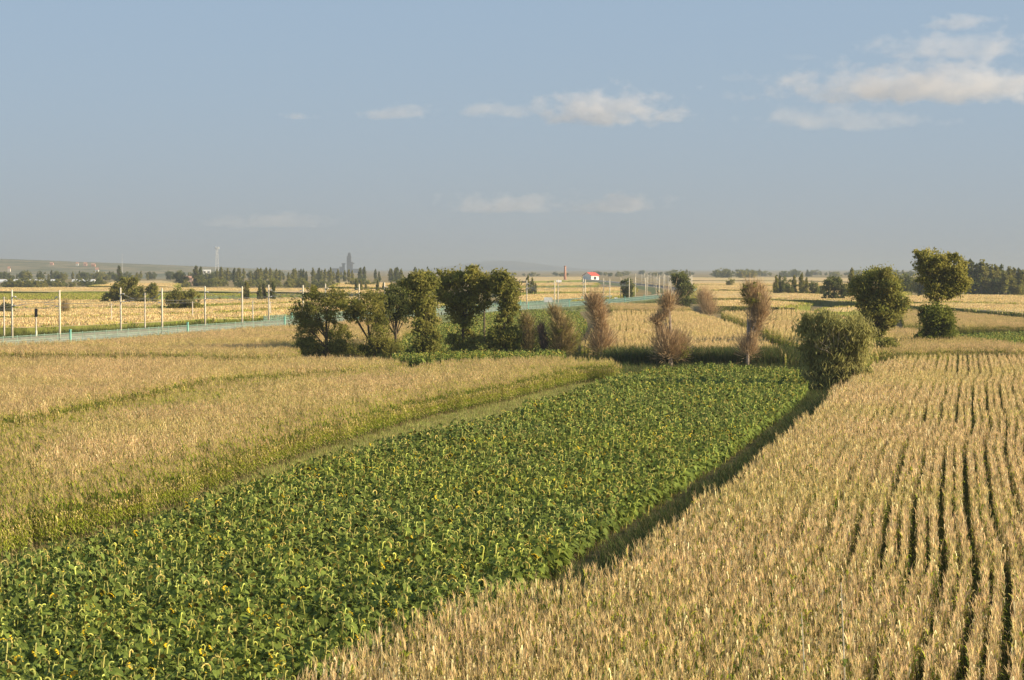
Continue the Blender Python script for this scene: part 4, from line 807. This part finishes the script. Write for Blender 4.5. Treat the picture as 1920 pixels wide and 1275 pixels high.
for x0, x1, lab in ((-10, 22, "leftmost pale plastic greenhouse below the hill"), (26, 62, "middle pale plastic greenhouse below the hill"), (66, 112, "last pale plastic greenhouse below the hill"), (136, 178, "short greenhouse apart from the others below the hill")):
    d = 1900; a, b = at_d(x0, 528, d), at_d(x1, 528, d); o = empty("greenhouse", ((a.x + b.x) / 2, d, 0)); tag(o, lab, "greenhouse", "plastic greenhouses below the hill"); W = b.x - a.x; m = MB(); H = 2.6
    arc = [(-3.5 * math.cos(math.pi * k / 8), H * math.sin(math.pi * k / 8)) for k in range(9)]
    for (y1, z1), (y2, z2) in zip(arc[:-1], arc[1:]): m.poly([(-W / 2, y1, z1), (W / 2, y1, z1), (W / 2, y2, z2), (-W / 2, y2, z2)], (.66, .68, .70))
    for sx in (-1, 1): m.poly([(sx * W / 2, y_, z_) for y_, z_ in arc], (.6, .6, .6))
    m.build("plastic_cover", M_SOLID, o); m = MB(); m.box((0, 3.7, 1.5), (W, .5, 3.0), (.35, .27, .19)); m.build("rear_wall", M_SOLID, o)
# brick chimney
b = at_d(1059.5, 528, 1980); s_ = 1980 / FPX; H = at_d(1059.5, 498.5, 1980).z; o = empty("brick_chimney", (b.x, 1980, 0)); tag(o, "tall brick kiln chimney on the horizon", "chimney")
m = MB(); m.tube([(0, 0, 0), (0, 0, H * .5), (0, 0, H * .95)], [1.35, 1.1, .9], (.44, .24, .17), 12); m.build("stack", M_SOLID, o, True); m = MB(); m.tube([(0, 0, H * .95), (0, 0, H)], [1.12, 1.12], (.38, .2, .15), 12); m.build("rim", M_SOLID, o); m = MB(); m.box((0, 0, 1), (3.6, 3.6, 2), (.42, .26, .18)); m.build("base", M_SOLID, o)
# lattice mast and thin pole on the hill
d = 3000; b = at_d(407, 506, d); H = at_d(407, 463, d).z; o = empty("lattice_mast", (b.x, d, 0)); tag(o, "tall thin lattice mast with white panels at its top", "mast"); m = MB(); leg = []
for sx, sy in ((-1, -1), (1, -1), (1, 1), (-1, 1)): m = MB(); m.tube([(sx * 2.3, sy * 2.3, 0), (sx * .9, sy * .9, H)], .16, (.55, .55, .55), 5); m.build("leg", M_SOLID, o)
m = MB()
for k in range(10):
    z1, z2 = H * k / 10, H * (k + 1) / 10; w1, w2 = 2.3 - 1.4 * k / 10, 2.3 - 1.4 * (k + 1) / 10
    for ax in (0, 1):
        for s1 in (-1, 1):
            p = [(-w1, s1 * w1, z1), (w2, s1 * w2, z2)] if ax == 0 else [(s1 * w1, -w1, z1), (s1 * w2, w2, z2)]; m.tube(p, .09, (.55, .55, .55), 4, False)
m.build("bracing", M_SOLID, o)
for sx in (-2.2, 2.2): m = MB(); m.box((sx, 0, H - 1.5), (2.0, 1.2, 3.2), (.85, .85, .83)); m.build("antenna_panel", M_SOLID, o)
b = at_d(229, 497, 3000); o = empty("thin_mast", (b.x, 3000, 0)); tag(o, "hair-thin mast standing on the hill", "mast"); H = at_d(229, 476, 3000).z; m = MB(); m.tube([(0, 0, 0), (0, 0, H)], [.35, .2], (.55, .55, .55), 6); m.build("pole", M_SOLID, o); m = MB(); m.box((0, 0, H - 1), (1.6, .3, .5), (.6, .6, .6)); m.build("crossbar", M_SOLID, o)
# cement works
d = 6200; s_ = d / FPX; o = empty("cement_tower", (at_d(654, 504, d).x, d, 0)); tag(o, "grey stepped tower of a cement works fading into haze", "tower"); gr = (.10, .10, .11); zz = lambda y: at_d(654, y, d).z
def blk(nm, x, y0, y1, w, dep=12.0, col=gr, p=None): m = MB(); m.box(((x - 654) * s_, 0, (max(0, zz(y0)) + zz(y1)) / 2), (w * s_, dep, zz(y1) - max(0, zz(y0))), col); return m.build(nm, M_CONC, p or o)
t_ = blk("tower_block", 654.5, 512, 480, 8); blk("tower_block", 655, 512, 476, 5.6, 9); blk("tower_cap", 655, 476.2, 473.5, 4.0, 7); blk("lower_block", 656, 512, 491, 11, 15)
for y in (500, 494, 488, 483): blk("floor_slab", 654.5, y + .7, y, 9.6, 16, (.14, .14, .14), t_)
blk("silo", 644, 512, 494.5, 4.5, 10); blk("silo_head", 644, 496, 493.5, 6.5, 11); blk("silo", 639, 512, 500, 5, 12); blk("conveyor_house", 662, 495, 492.8, 5, 6); blk("mill_hall", 627, 512, 503, 16, 30); blk("mill_hall", 672, 512, 504, 18, 30)
# round water tank on a stem
d = 1500; b = at_d(789, 511, d); o = empty("water_tank", (b.x, d, 0)); tag(o, "round white water tank on a stem above the trees", "water tank"); m = MB(); m.tube([(0, 0, 0), (0, 0, b.z - .9)], .3, (.7, .7, .68), 8); m.build("stem", M_SOLID, o)
m = MB(); m.tube([(0, 0, b.z + q) for q in (-1.0, -.8, -.3, .4, .8, 1.0)], [.3, .75, 1.05, 1.0, .65, .15], (.85, .85, .82), 12); m.build("tank", M_SOLID, o, True)

# ------------------------------------------------------------------ clouds and haze
def cloud_material():
    m, nt, out = mat_new("cloud_vapour"); tc = N(nt, "ShaderNodeTexCoord"); geo = N(nt, "ShaderNodeNewGeometry"); oi = N(nt, "ShaderNodeObjectInfo")
    sp = N(nt, "ShaderNodeSeparateXYZ"); nt.links.new(tc.outputs["Object"], sp.inputs[0])
    def mth(op, a, b=None, c=None):
        n = N(nt, "ShaderNodeMath", operation=op)
        for i, v in enumerate((a, b, c)):
            if v is None: continue
            if hasattr(v, "node"): nt.links.new(v, n.inputs[i])
            else: n.inputs[i].default_value = v
        return n.outputs[0]
    z = sp.outputs[2]; zd = mth('MULTIPLY', mth('LESS_THAN', z, -.25), mth('MULTIPLY', mth('ADD', z, .25), 2.0)); zz_ = mth('ADD', z, zd)
    r2 = mth('ADD', mth('ADD', mth('POWER', sp.outputs[0], 2.0), mth('POWER', sp.outputs[1], 2.0)), mth('POWER', zz_, 2.0)); r_ = mth('SQRT', r2)
    mp = N(nt, "ShaderNodeMapping"); mp.inputs["Scale"].default_value = (.0055, .0055, .009); nt.links.new(geo.outputs["Position"], mp.inputs[0])
    n1 = noise(nt, 1.0, 7, mp.outputs[0], .58)
    v = mth('SUBTRACT', mth('ADD', mth('MULTIPLY', n1, 2.6), -.66), r_)
    mr = N(nt, "ShaderNodeMapRange"); mr.interpolation_type = 'SMOOTHSTEP'; mr.inputs[1].default_value = -.04; mr.inputs[2].default_value = .45; nt.links.new(v, mr.inputs[0])
    fac = N(nt, "ShaderNodeSeparateColor"); nt.links.new(oi.outputs["Color"], fac.inputs[0])
    dens = mth('MULTIPLY', mr.outputs[0], mth('MULTIPLY', fac.outputs[0], .0033))
    pv = N(nt, "ShaderNodeVolumePrincipled"); pv.inputs["Color"].default_value = (.80, .80, .85, 1); pv.inputs["Anisotropy"].default_value = .2; nt.links.new(dens, pv.inputs["Density"]); nt.links.new(pv.outputs[0], out.inputs["Volume"])
    m.cycles.volume_step_rate = .45; return m
M_CLOUD = cloud_material()
def ico(sub=2):
    import bmesh
    bm = bmesh.new(); bmesh.ops.create_icosphere(bm, subdivisions=sub, radius=1.12); me = bpy.data.meshes.new("cloud"); bm.to_mesh(me); bm.free(); me.materials.append(M_CLOUD); return me
ICO = ico()
for x, y, rx, ry, k, lab in ((1130, 210, 125, 46, 1.0, "largest bright puffy cloud above the trees"), (930, 208, 95, 22, .5, "ragged cloud trailing from the largest one"), (742, 213, 72, 21, .75, "small white cloud left of the ragged one"), (553, 218, 50, 13, .8, "faint wisp of cloud farthest to the left"),
        (950, 386, 110, 28, .6, "pale low cloud above the mountain"), (1165, 384, 96, 28, .6, "pale low cloud above the red-roofed house"), (500, 418, 115, 19, .32, "barely visible low cloud above the grey tower"),
        (1792, 46, 66, 24, .8, "small round white cloud at the top right"), (1800, 92, 160, 34, .45, "grey layered cloud below the small round one"), (1740, 165, 270, 50, .7, "long grey white cloud bank reaching the right edge"), (1590, 228, 160, 30, .4, "low grey cloud under the long bank"), (1512, 107, 46, 9, .15, "tiny wisp left of the layered cloud"), (1405, 146, 52, 12, .15, "faint small patch of cloud left of the bank")):
    d = 14000.0 + random.uniform(-600, 600) - (3200 if y == 228 else 0); c = at_d(x, y, d); s_ = d / FPX; o = bpy.data.objects.new("cloud", ICO); link(o); o.location = c; o.scale = (rx * s_ * 1.55, rx * s_ * .7, ry * s_ * 1.35); o.color = (k, k, k, 1); tag(o, lab, "cloud", "clouds")
hz = MB(); hz.box((0, 12650, 38.4), (41000, 26200, 81.4), (1, 1, 1)); m_, nt_, out_ = mat_new("haze_air"); pv = N(nt_, "ShaderNodeVolumePrincipled"); pv.inputs["Color"].default_value = (.39, .45, .54, 1); pv.inputs["Density"].default_value = 1.2e-4; pv.inputs["Anisotropy"].default_value = .1
nt_.links.new(pv.outputs[0], out_.inputs["Volume"]); tag(hz.build("haze", m_), "thin blue grey air over the plain", "haze", None, "stuff")

# ------------------------------------------------------------------ small groups: each member told apart by its place in its row
for grp, what in (("poplars standing in the field across the railway", "the four narrow poplars across the railway"), ("dark poplar row behind the tan field", "the tall dark poplar row at the right edge"), ("bushes under the dark poplar row", "the bushes under the dark poplar row"),
        ("dim trees behind the two shade trees", "the dim trees between the round and the tall tree"), ("sparse thin poplars across the far field", "the thin pale poplars across the far field"), ("small trees among the thin poplars", "the small leafy trees among the thin poplars"),
        ("small shrubs across the railway", "the two small grey shrubs across the railway"), ("poplars peeping over the tree row", "the small poplars peeping over the tree row"), ("thin poplars by the railway", "the thin poplars right of the tree row"), ("little trees near the chimney", "the little trees near the brick chimney"),
        ("hazy clump of trees on the horizon", "the big hazy clump on the horizon"), ("darker trees of the belt", "the darker trees in the left tree belt"), ("trees below the white gables", "the trees below the two white gables")):
    mem = [o for o in scene.objects if o.get("group") == grp]; mem.sort(key=lambda o: o.location.x / o.location.y)
    for i, o in enumerate(mem): o["label"] = "%s from the left of %s" % (ORD[i], what)
